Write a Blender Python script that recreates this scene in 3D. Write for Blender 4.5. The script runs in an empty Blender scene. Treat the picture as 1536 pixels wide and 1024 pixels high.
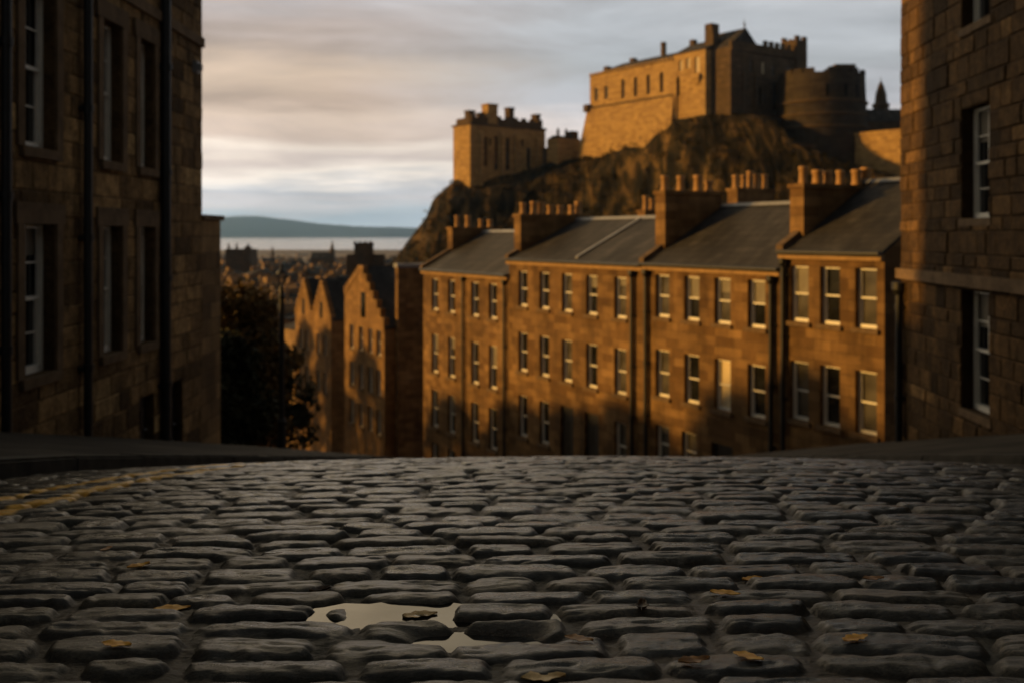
import bpy, bmesh, math, random
import numpy as np
from mathutils import Vector, Matrix

random.seed(7)
RNG = np.random.default_rng(11)
SC = bpy.context.scene
COL = SC.collection
R = math.radians
F = 1493.0            # focal length in photo pixels (35 mm lens on a 36 mm sensor, 1536 px wide)


def lin(r, g, b):
    return tuple(((c / 255.0) / 12.92 if c / 255.0 <= 0.04045 else ((c / 255.0 + 0.055) / 1.055) ** 2.4) for c in (r, g, b))


# ------------------------------------------------------------------ camera
cam_data = bpy.data.cameras.new('camera')
cam = bpy.data.objects.new('camera', cam_data)
COL.objects.link(cam)
cam.location = (0, 0, 0)
cam.rotation_euler = (R(90), 0, 0)
cam_data.lens = 35
cam_data.sensor_width = 36
cam_data.shift_y = -0.1035
cam_data.clip_start = 0.05
cam_data.clip_end = 60000
cam_data.dof.use_dof = True
cam_data.dof.focus_distance = 2.45
cam_data.dof.aperture_fstop = 3.4
SC.camera = cam

# ------------------------------------------------------------------ view
SC.view_settings.view_transform = 'Standard'
SC.view_settings.look = 'None'
SC.view_settings.exposure = 0.0
SC.view_settings.gamma = 1.0
SC.render.engine = 'CYCLES'
SC.cycles.use_denoising = True
SC.cycles.max_bounces = 6
SC.cycles.diffuse_bounces = 3
SC.cycles.glossy_bounces = 3
SC.cycles.volume_bounces = 0
SC.cycles.sample_clamp_indirect = 4.0

# ------------------------------------------------------------------ sun and sky
SUN_EL = 8.0
SUN_H = Vector((-0.998, 0.03, 0)).normalized()
sun_dir = Vector((SUN_H.x * math.cos(R(SUN_EL)), SUN_H.y * math.cos(R(SUN_EL)), math.sin(R(SUN_EL))))
sl = bpy.data.lights.new('sun', 'SUN')
sl.energy = 4.6
sl.angle = R(3.0)
sl.color = (1.0, 0.53, 0.12)
so = bpy.data.objects.new('sun', sl)
COL.objects.link(so)
so.rotation_euler = sun_dir.to_track_quat('Z', 'Y').to_euler()
so.location = (-60, -20, 60)

world = bpy.data.worlds.new('World')
SC.world = world
world.use_nodes = True
wt = world.node_tree
for n in list(wt.nodes):
    wt.nodes.remove(n)


class NT:
    """tiny helper round a node tree"""
    def __init__(s, t): s.t = t
    def n(s, kind, **kw):
        nd = s.t.nodes.new(kind)
        for k, v in kw.items():
            if k.startswith('i_'):
                key = k[2:]
                key = int(key) if key.isdigit() else key.replace('_', ' ')
                nd.inputs[key].default_value = v
            else:
                setattr(nd, k, v)
        return nd
    def l(s, a, b): s.t.links.new(a, b)
    def math(s, op, a, b=None, clamp=False):
        nd = s.t.nodes.new('ShaderNodeMath'); nd.operation = op; nd.use_clamp = clamp
        for i, v in enumerate((a, b)):
            if v is None: continue
            if isinstance(v, (int, float)): nd.inputs[i].default_value = v
            else: s.l(v, nd.inputs[i])
        return nd.outputs[0]
    def mix(s, fac, a, b, blend='MIX'):
        nd = s.t.nodes.new('ShaderNodeMix'); nd.data_type = 'RGBA'; nd.blend_type = blend
        for sock, v in ((nd.inputs[0], fac), (nd.inputs[6], a), (nd.inputs[7], b)):
            if isinstance(v, (int, float)): sock.default_value = v
            elif isinstance(v, tuple): sock.default_value = (*v[:3], 1)
            else: s.l(v, sock)
        return nd.outputs[2]
    def ramp(s, fac, stops, interp='LINEAR'):
        nd = s.t.nodes.new('ShaderNodeValToRGB'); cr = nd.color_ramp; cr.interpolation = interp
        while len(cr.elements) < len(stops): cr.elements.new(0.5)
        for e, (p, c) in zip(cr.elements, stops):
            e.position = p; e.color = (*c[:3], 1) if isinstance(c, tuple) else (c, c, c, 1)
        s.l(fac, nd.inputs[0])
        return nd.outputs[0]
    def noise(s, vec, scale, detail=4, rough=0.55, dist=0.0):
        nd = s.t.nodes.new('ShaderNodeTexNoise')
        nd.inputs['Scale'].default_value = scale; nd.inputs['Detail'].default_value = detail
        nd.inputs['Roughness'].default_value = rough; nd.inputs['Distortion'].default_value = dist
        if vec is not None: s.l(vec, nd.inputs['Vector'])
        return nd.outputs[0]
    def mapping(s, vec, scale=(1, 1, 1), rot=(0, 0, 0), loc=(0, 0, 0)):
        nd = s.t.nodes.new('ShaderNodeMapping')
        nd.inputs['Scale'].default_value = scale; nd.inputs['Rotation'].default_value = rot; nd.inputs['Location'].default_value = loc
        s.l(vec, nd.inputs['Vector'])
        return nd.outputs[0]


W = NT(wt)
out = W.n('ShaderNodeOutputWorld')
bg = W.n('ShaderNodeBackground', i_Strength=0.1)
W.l(bg.outputs[0], out.inputs[0])
sky = W.n('ShaderNodeTexSky', sky_type='NISHITA', sun_disc=False, sun_elevation=R(SUN_EL))
sky.sun_rotation = math.atan2(SUN_H.x, SUN_H.y)
sky.dust_density = 2.0
tc = W.n('ShaderNodeTexCoord')
sep = W.n('ShaderNodeSeparateXYZ'); W.l(tc.outputs['Generated'], sep.inputs[0])
az = W.math('ARCTAN2', sep.outputs[0], sep.outputs[1])
el = sep.outputs[2]
cmb = W.n('ShaderNodeCombineXYZ')
W.l(az, cmb.inputs[0]); W.l(el, cmb.inputs[1])
cl1 = W.noise(W.mapping(cmb.outputs[0], (2.3, 26, 1), loc=(4.1, 0.7, 0)), 1.0, 5, 0.55, 0.25)
cl2 = W.noise(W.mapping(cmb.outputs[0], (7.0, 60, 1), loc=(1.3, 2.2, 0)), 1.0, 4, 0.55, 0.3)
cl3 = W.noise(W.mapping(cmb.outputs[0], (4.5, 17, 1), loc=(9.3, 5.2, 0)), 1.0, 6, 0.58, 0.5)
off = W.math('ADD', W.math('MULTIPLY', W.math('SUBTRACT', cl1, 0.5), 0.070), W.math('MULTIPLY', W.math('SUBTRACT', cl2, 0.5), 0.030))
el2 = W.math('MULTIPLY', W.math('ADD', el, off), 2.0)
LEFT = [(0.0, (150, 160, 168)), (0.019, (160, 168, 174)), (0.035, (186, 180, 180)), (0.046, (178, 178, 182)), (0.060, (250, 236, 222)),
        (0.073, (216, 198, 188)), (0.087, (247, 230, 214)), (0.101, (215, 192, 176)), (0.118, (226, 202, 182)),
        (0.138, (196, 172, 154)), (0.160, (208, 184, 162)), (0.183, (176, 158, 146)), (0.205, (192, 176, 168)), (0.240, (188, 184, 186)), (0.300, (176, 174, 176)), (0.48, (158, 158, 162))]
RIGHT = [(0.0, (150, 160, 168)), (0.035, (180, 178, 180)), (0.06, (226, 214, 204)), (0.085, (205, 192, 186)), (0.105, (214, 204, 200)), (0.13, (178, 178, 182)),
         (0.165, (172, 175, 178)), (0.20, (180, 183, 187)), (0.24, (196, 197, 200)), (0.300, (172, 174, 180)), (0.48, (150, 152, 158))]
cL = W.ramp(el2, [(p * 2, lin(*c)) for p, c in LEFT])
cR = W.ramp(el2, [(p * 2, lin(*c)) for p, c in RIGHT])
azf = W.n('ShaderNodeMapRange', interpolation_type='SMOOTHSTEP', i_1=-0.20, i_2=0.12)
W.l(W.math('ADD', az, W.math('MULTIPLY', W.math('SUBTRACT', cl3, 0.5), 0.25)), azf.inputs[0])
cc = W.mix(azf.outputs[0], cL, cR)
patch = W.n('ShaderNodeMapRange', i_1=0.34, i_2=0.66, i_3=0.80, i_4=1.15)
W.l(cl3, patch.inputs[0])
cc = W.mix(1.0, cc, patch.outputs[0], 'MULTIPLY')
# overcast dome is dimmer behind the camera than over the sea
back = W.n('ShaderNodeMapRange', interpolation_type='SMOOTHSTEP', i_1=-0.5, i_2=0.6, i_3=4.3, i_4=10.4)
W.l(sep.outputs[1], back.inputs[0])
cc = W.mix(1.0, cc, back.outputs[0], 'MULTIPLY')
low = W.ramp(W.math('MULTIPLY', el, 4.0), [(0.0, 1.5), (0.03, 1.45), (0.062, 1.3), (0.08, 1.22), (0.2, 0.90), (0.3, 0.74), (0.42, 0.66), (0.8, 0.60)])
cc = W.mix(1.0, cc, W.math('MULTIPLY', low, 1.85), 'MULTIPLY')
gd = W.n('ShaderNodeVectorMath', operation='DOT_PRODUCT'); W.l(tc.outputs['Generated'], gd.inputs[0]); gd.inputs[1].default_value = Vector((-0.44, 0.85, 0.28)).normalized()
gl = W.n('ShaderNodeMapRange', interpolation_type='SMOOTHSTEP', i_1=0.78, i_2=0.985, i_3=0.0, i_4=1.0); W.l(gd.outputs['Value'], gl.inputs[0])
hi = W.n('ShaderNodeMapRange', interpolation_type='SMOOTHSTEP', i_1=0.238, i_2=0.285, i_3=0.0, i_4=1.0); W.l(el, hi.inputs[0])
veil = W.mix(gl.outputs[0], (0.46, 0.46, 0.40), (5.0, 3.95, 2.4))
cc = W.mix(hi.outputs[0], cc, W.mix(1.0, cc, veil, 'MULTIPLY'))
W.l(W.mix(0.94, sky.outputs[0], cc), bg.inputs[0])

# ------------------------------------------------------------------ materials
MATS = {}


def new_mat(name):
    m = bpy.data.materials.new(name); m.use_nodes = True
    t = NT(m.node_tree)
    p = m.node_tree.nodes['Principled BSDF']
    MATS[name] = m
    return m, t, p


def bump(t, p, height, strength=0.5, dist=0.02):
    b = t.n('ShaderNodeBump', i_Strength=strength, i_Distance=dist)
    t.l(height, b.inputs['Height']); t.l(b.outputs[0], p.inputs['Normal'])


def stone_mat(name, c1, c2, dirt, bw=0.55, bh=0.28, mortar=0.012, stain=0.55, warp=0.03, bumpd=0.03, seed=0.0, contrast=0.0):
    m, t, p = new_mat(name)
    uv = t.n('ShaderNodeUVMap').outputs[0]
    ob = t.n('ShaderNodeTexCoord').outputs['Object']
    w = t.n('ShaderNodeTexNoise', i_Scale=1.7, i_Detail=2.0)
    t.l(uv, w.inputs['Vector'])
    vm = t.n('ShaderNodeVectorMath', operation='MULTIPLY_ADD')
    t.l(w.outputs['Color'], vm.inputs[0]); vm.inputs[1].default_value = (warp, warp, 0); t.l(uv, vm.inputs[2])
    br = t.n('ShaderNodeTexBrick', offset=0.5, squash=1.35, squash_frequency=3)
    t.l(vm.outputs[0], br.inputs['Vector'])
    br.inputs['Scale'].default_value = 1.0
    br.inputs['Brick Width'].default_value = bw; br.inputs['Row Height'].default_value = bh
    br.inputs['Mortar Size'].default_value = mortar; br.inputs['Mortar Smooth'].default_value = 0.6
    br.inputs['Color1'].default_value = (*c1, 1); br.inputs['Color2'].default_value = (*c2, 1)
    br.inputs['Mortar'].default_value = (*[x * 0.55 for x in c1], 1)
    br.inputs['Bias'].default_value = contrast
    big = t.noise(t.mapping(uv, (0.45, 0.22, 1), loc=(seed, seed, 0)), 1.0, 6, 0.62)
    streak = t.noise(t.mapping(uv, (2.2, 0.22, 1), loc=(seed, 3, 0)), 1.0, 4, 0.6)
    blk = t.noise(t.mapping(uv, (1.4, 2.6, 1), loc=(seed, 8, 0)), 1.0, 3, 0.5)
    f = t.n('ShaderNodeMapRange', i_1=0.40, i_2=0.68, i_3=0.0, i_4=stain)
    t.l(t.math('ADD', t.math('MULTIPLY', big, 0.5), t.math('ADD', t.math('MULTIPLY', streak, 0.25), t.math('MULTIPLY', blk, 0.25))), f.inputs[0])
    col = t.mix(f.outputs[0], br.outputs['Color'], dirt)
    fine = t.noise(uv, 22.0, 4, 0.65)
    col = t.mix(0.55, col, t.ramp(fine, [(0.25, 0.45), (0.75, 1.25)]), 'MULTIPLY')
    t.l(col, p.inputs['Base Color'])
    p.inputs['Roughness'].default_value = 0.9
    p.inputs['Specular IOR Level'].default_value = 0.2
    h = t.math('ADD', t.math('MULTIPLY', br.outputs['Fac'], -0.6), t.math('ADD', t.math('MULTIPLY', fine, 0.35), t.math('MULTIPLY', blk, 0.5)))
    bump(t, p, h, 0.8, bumpd)
    return m


def plain_mat(name, col, rough=0.6, var=0.35, scale=3.0, spec=0.5, bd=0.0, metal=0.0):
    m, t, p = new_mat(name)
    ob = t.n('ShaderNodeTexCoord').outputs['Object']
    nz = t.noise(ob, scale, 5, 0.6)
    t.l(t.mix(1.0, col, t.ramp(nz, [(0.25, 1 - var), (0.75, 1 + var)]), 'MULTIPLY'), p.inputs['Base Color'])
    p.inputs['Roughness'].default_value = rough
    p.inputs['Specular IOR Level'].default_value = spec
    p.inputs['Metallic'].default_value = metal
    if bd: bump(t, p, nz, 0.6, bd)
    return m


SAND = stone_mat('terrace_sandstone', (0.36, 0.215, 0.090), (0.17, 0.092, 0.036), (0.05, 0.028, 0.013), 0.62, 0.29, 0.010, 1.0, 0.05, 0.03, 0.0)
SAND2 = stone_mat('gable_sandstone', (0.38, 0.225, 0.092), (0.24, 0.135, 0.052), (0.07, 0.04, 0.018), 0.6, 0.3, 0.010, 0.85, 0.05, 0.03, 5.0)
SOOTY = stone_mat('sooty_sandstone', (0.42, 0.26, 0.115), (0.14, 0.082, 0.037), (0.034, 0.023, 0.013), 0.66, 0.33, 0.014, 0.8, 0.05, 0.05, 2.0)
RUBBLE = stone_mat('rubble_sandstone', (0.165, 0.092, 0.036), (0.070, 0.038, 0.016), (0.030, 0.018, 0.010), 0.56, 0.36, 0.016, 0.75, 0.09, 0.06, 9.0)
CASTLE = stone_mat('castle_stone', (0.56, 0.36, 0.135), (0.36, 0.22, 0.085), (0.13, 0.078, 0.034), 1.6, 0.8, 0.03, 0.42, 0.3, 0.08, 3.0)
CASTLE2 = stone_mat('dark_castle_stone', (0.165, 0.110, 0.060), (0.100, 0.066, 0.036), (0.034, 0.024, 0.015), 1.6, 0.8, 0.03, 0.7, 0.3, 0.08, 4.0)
DRUM = stone_mat('shade_dark_drum_stone', (0.085, 0.064, 0.042), (0.050, 0.037, 0.024), (0.022, 0.017, 0.012), 1.6, 0.8, 0.03, 0.75, 0.3, 0.08, 7.0)  # shade on the round bastion put into a darker stone colour
TOWNST = stone_mat('town_stone', (0.42, 0.28, 0.15), (0.30, 0.19, 0.10), (0.12, 0.08, 0.05), 1.2, 0.6, 0.02, 0.6, 0.2, 0.03, 6.0)
DRESSED = plain_mat('dressed_stone', (0.15, 0.10, 0.058), 0.9, 0.45, 3.5, 0.2, 0.01)
DRESSLT = plain_mat('pale_dressed_stone', (0.34, 0.21, 0.095), 0.9, 0.35, 3.5, 0.2, 0.01)
SASH = plain_mat('sash_paint', (0.80, 0.77, 0.69), 0.5, 0.12, 6.0, 0.4)
BLACKP = plain_mat('cast_iron_paint', (0.012, 0.012, 0.012), 0.5, 0.4, 8.0, 0.4)
DOORP = plain_mat('door_paint', (0.018, 0.017, 0.016), 0.45, 0.3, 5.0, 0.4)
LEAD = plain_mat('lead_flashing', (0.24, 0.24, 0.245), 0.5, 0.25, 2.0, 0.5)
CLAY = plain_mat('clay_pot', (0.42, 0.24, 0.10), 0.8, 0.35, 6.0, 0.3)
BLIND = plain_mat('cream_blind', (0.66, 0.55, 0.36), 0.8, 0.1, 4.0, 0.2)
NETB = plain_mat('roller_blind', (0.22, 0.20, 0.165), 0.8, 0.15, 4.0, 0.2)
KERB = plain_mat('kerb_granite', (0.060, 0.055, 0.046), 0.8, 0.6, 5.0, 0.25, 0.012)
BARK = plain_mat('bark', (0.045, 0.033, 0.022), 0.95, 0.4, 9.0, 0.2, 0.02)
TREEG = plain_mat('dark_foliage', (0.030, 0.032, 0.013), 0.75, 0.5, 1.3, 0.25)
TREEO = plain_mat('autumn_foliage', (0.13, 0.080, 0.022), 0.75, 0.5, 1.1, 0.25)
SCRUB = plain_mat('hill_scrub', (0.022, 0.018, 0.008), 0.9, 0.6, 0.08, 0.1)
POTDARK = plain_mat('pot_mouth', (0.01, 0.009, 0.008), 0.9, 0.2, 3.0, 0.1)


def glass_mat(name, base, rough=0.04):
    m, t, p = new_mat(name)
    ob = t.n('ShaderNodeTexCoord').outputs['Object']
    nz = t.noise(ob, 1.2, 2, 0.5)
    t.l(t.mix(1.0, base, t.ramp(nz, [(0.3, 0.5), (0.7, 1.4)]), 'MULTIPLY'), p.inputs['Base Color'])
    p.inputs['Roughness'].default_value = rough
    p.inputs['Specular IOR Level'].default_value = 0.5
    bump(t, p, nz, 0.15, 0.01)
    return m


GLASS = glass_mat('window_glass', (0.016, 0.017, 0.018))
GLASSN = glass_mat('net_curtain_glass', (0.10, 0.092, 0.08), 0.10)


def slate_mat(name, a, b, scale=1.0, rough=0.55):
    m, t, p = new_mat(name)
    uv = t.n('ShaderNodeUVMap').outputs[0]
    br = t.n('ShaderNodeTexBrick', offset=0.5)
    t.l(uv, br.inputs['Vector'])
    br.inputs['Scale'].default_value = scale
    br.inputs['Brick Width'].default_value = 0.34; br.inputs['Row Height'].default_value = 0.22
    br.inputs['Mortar Size'].default_value = 0.008
    br.inputs['Color1'].default_value = (*a, 1); br.inputs['Color2'].default_value = (*b, 1)
    br.inputs['Mortar'].default_value = (0.012, 0.012, 0.012, 1)
    nz = t.noise(t.mapping(uv, (0.8, 0.35, 1)), 1.0, 6, 0.65)
    t.l(t.mix(1.0, br.outputs['Color'], t.ramp(nz, [(0.32, 0.45), (0.5, 1.0), (0.68, 2.1)]), 'MULTIPLY'), p.inputs['Base Color'])
    p.inputs['Roughness'].default_value = rough; p.inputs['Specular IOR Level'].default_value = 0.3
    bump(t, p, t.math('SUBTRACT', t.math('MULTIPLY', nz, 0.3), br.outputs['Fac']), 0.7, 0.012)
    return m


SLATE = slate_mat('slate', (0.048, 0.044, 0.042), (0.028, 0.026, 0.025), 1.0, 0.8)
SLATEF = slate_mat('far_slate', (0.060, 0.050, 0.041), (0.038, 0.032, 0.028), 0.5, 0.95)

# road setts: colour follows the stone / joint / paint attributes baked per vertex (what the surface is made of)
m, t, p = new_mat('wet_setts')
SETT = m
at = lambda n: t.n('ShaderNodeAttribute', attribute_name=n).outputs['Fac']
gap, rnd, paint, edge = at('gap'), at('rnd'), at('paint'), at('edge')
ob = t.n('ShaderNodeTexCoord').outputs['Object']
n1 = t.noise(t.mapping(ob, (11, 52, 30)), 1.0, 7, 0.72, 0.9)
n2 = t.noise(ob, 1.3, 4, 0.6)
n3 = t.noise(t.mapping(ob, (90, 170, 120)), 1.0, 5, 0.75)
stone = t.ramp(rnd, [(0.0, (0.020, 0.018, 0.014)), (0.45, (0.040, 0.036, 0.026)), (0.75, (0.062, 0.053, 0.036)), (1.0, (0.095, 0.076, 0.048))])
stone = t.mix(0.9, stone, t.ramp(n1, [(0.34, 0.35), (0.5, 0.95), (0.68, 1.55)]), 'MULTIPLY')
stone = t.mix(0.9, stone, t.ramp(n3, [(0.36, 0.3), (0.64, 1.8)]), 'MULTIPLY')
moss = t.mix(t.ramp(n2, [(0.42, 0.0), (0.62, 1.0)]), (0.042, 0.025, 0.010), (0.018, 0.016, 0.006))
moss = t.mix(0.9, moss, t.ramp(n3, [(0.35, 0.25), (0.58, 1.2), (0.68, 3.2)]), 'MULTIPLY')
col = t.mix(gap, stone, moss)
yel = t.mix(0.6, (0.95, 0.50, 0.05), t.ramp(n1, [(0.3, 0.6), (0.7, 1.3)]), 'MULTIPLY')
col = t.mix(paint, col, yel)
t.l(col, p.inputs['Base Color'])
rg = t.n('ShaderNodeMapRange', i_1=0.36, i_2=0.64, i_3=0.11, i_4=0.42)
t.l(t.math('ADD', t.math('MULTIPLY', n2, 0.4), t.math('ADD', t.math('MULTIPLY', n3, 0.2), t.math('MULTIPLY', t.math('SUBTRACT', 1.0, n1), 0.4))), rg.inputs[0])
t.l(t.math('ADD', t.math('ADD', rg.outputs[0], t.math('MULTIPLY', t.math('SUBTRACT', rnd, 0.4), 0.16)), t.math('MULTIPLY', edge, 0.30)), p.inputs['Roughness'])
p.inputs['Specular IOR Level'].default_value = 0.65
bump(t, p, t.math('ADD', t.math('MULTIPLY', n1, 1.3), t.math('MULTIPLY', n3, t.math('ADD', 0.6, t.math('MULTIPLY', gap, 2.5)))), 0.55, 0.0055)

t.l(t.math('MULTIPLY', t.math('SUBTRACT', 1.0, edge, True), t.ramp(n2, [(0.38, 0.20), (0.62, 0.75)])), p.inputs['Coat Weight'])
gb = t.n('ShaderNodeBump', i_Strength=0.75, i_Distance=0.006)
t.l(t.math('ADD', t.math('MULTIPLY', n3, 1.0), t.math('MULTIPLY', n1, 1.2)), gb.inputs['Height']); t.l(gb.outputs[0], p.inputs['Coat Normal'])
p.inputs['Coat Roughness'].default_value = 0.22; p.inputs['Coat IOR'].default_value = 1.38
m, t, p = new_mat('puddle_water'); WATERP = m
p.inputs['Base Color'].default_value = (0.012, 0.010, 0.008, 1); p.inputs['Roughness'].default_value = 0.02; p.inputs['IOR'].default_value = 1.30
ob = t.n('ShaderNodeTexCoord').outputs['Object']
bump(t, p, t.noise(ob, 9.0, 2, 0.5), 0.02, 0.01)

m, t, p = new_mat('flagstones'); FLAG = m
ob = t.n('ShaderNodeTexCoord').outputs['Object']
br = t.n('ShaderNodeTexBrick', offset=0.4); t.l(t.mapping(ob, (1, 1, 1), rot=(0, 0, R(90))), br.inputs['Vector'])
br.inputs['Scale'].default_value = 1.0; br.inputs['Brick Width'].default_value = 0.9; br.inputs['Row Height'].default_value = 0.6; br.inputs['Mortar Size'].default_value = 0.012
br.inputs['Color1'].default_value = (0.062, 0.054, 0.044, 1); br.inputs['Color2'].default_value = (0.022, 0.019, 0.016, 1); br.inputs['Mortar'].default_value = (0.006, 0.006, 0.005, 1)
nz = t.noise(ob, 3.0, 6, 0.65)
t.l(t.mix(0.8, br.outputs['Color'], t.ramp(nz, [(0.3, 0.5), (0.7, 1.4)]), 'MULTIPLY'), p.inputs['Base Color'])
p.inputs['Roughness'].default_value = 0.9; p.inputs['Specular IOR Level'].default_value = 0.15
bump(t, p, t.math('SUBTRACT', t.math('MULTIPLY', nz, 0.9), br.outputs['Fac']), 0.6, 0.015)

m, t, p = new_mat('ground_earth'); GROUND = m
ob = t.n('ShaderNodeTexCoord').outputs['Object']
nz = t.noise(ob, 0.02, 8, 0.65); nb = t.noise(ob, 0.004, 4, 0.6)
t.l(t.mix(0.8, t.ramp(nb, [(0.35, (0.10, 0.072, 0.040)), (0.6, (0.26, 0.18, 0.10))]), t.ramp(nz, [(0.3, 0.4), (0.7, 1.4)]), 'MULTIPLY'), p.inputs['Base Color'])
p.inputs['Roughness'].default_value = 0.95

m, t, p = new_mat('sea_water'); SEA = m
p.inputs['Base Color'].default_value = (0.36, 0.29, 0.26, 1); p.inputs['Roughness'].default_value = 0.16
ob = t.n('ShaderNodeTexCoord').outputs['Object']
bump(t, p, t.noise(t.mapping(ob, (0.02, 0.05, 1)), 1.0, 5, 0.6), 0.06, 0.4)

m, t, p = new_mat('hill_moor'); HILL = m
ob = t.n('ShaderNodeTexCoord').outputs['Object']
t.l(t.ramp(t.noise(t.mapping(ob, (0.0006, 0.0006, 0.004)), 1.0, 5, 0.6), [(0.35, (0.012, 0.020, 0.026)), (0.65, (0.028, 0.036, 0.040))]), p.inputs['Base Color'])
p.inputs['Roughness'].default_value = 0.95

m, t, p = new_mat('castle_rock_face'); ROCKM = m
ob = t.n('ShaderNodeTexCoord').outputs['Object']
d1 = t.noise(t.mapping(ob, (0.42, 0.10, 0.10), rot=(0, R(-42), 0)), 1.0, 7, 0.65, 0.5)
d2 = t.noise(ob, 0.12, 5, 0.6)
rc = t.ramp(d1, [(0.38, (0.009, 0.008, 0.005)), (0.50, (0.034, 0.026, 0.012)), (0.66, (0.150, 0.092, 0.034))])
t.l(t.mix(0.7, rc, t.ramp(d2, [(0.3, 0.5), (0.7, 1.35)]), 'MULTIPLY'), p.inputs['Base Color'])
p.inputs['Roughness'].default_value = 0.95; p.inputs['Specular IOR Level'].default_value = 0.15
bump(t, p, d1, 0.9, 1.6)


def leaf_mat(name, a, b):
    m, t, p = new_mat(name)
    ob = t.n('ShaderNodeTexCoord').outputs['Object']
    t.l(t.ramp(t.noise(ob, 60.0, 5, 0.65), [(0.3, a), (0.7, b)]), p.inputs['Base Color'])
    p.inputs['Roughness'].default_value = 0.5
    return m


LEAF_O = leaf_mat('orange_leaf', (0.62, 0.25, 0.018), (0.92, 0.50, 0.06))
LEAF_T = leaf_mat('tan_leaf', (0.55, 0.34, 0.12), (0.80, 0.56, 0.25))
LEAF_B = leaf_mat('brown_leaf', (0.14, 0.055, 0.014), (0.45, 0.20, 0.035))
LEAF_D = leaf_mat('withered_leaf', (0.02, 0.012, 0.006), (0.10, 0.045, 0.012))


# ------------------------------------------------------------------ object helpers
def tag(o, label, cat, group=None):
    o['label'] = label; o['category'] = cat
    if group: o['group'] = group
    return o


def thing(name, label, cat, loc=(0, 0, 0), xdir=(1, 0), group=None):
    o = bpy.data.objects.new(name, None); COL.objects.link(o)
    o.location = loc; o.rotation_euler = (0, 0, math.atan2(xdir[1], xdir[0]))
    o.empty_display_size = 0.5
    return tag(o, label, cat, group)


def link(name, me, parent=None, loc=(0, 0, 0), rotz=0.0):
    o = bpy.data.objects.new(name, me); COL.objects.link(o)
    o.location = loc; o.rotation_euler = (0, 0, rotz)
    if parent: o.parent = parent
    return o


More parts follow.
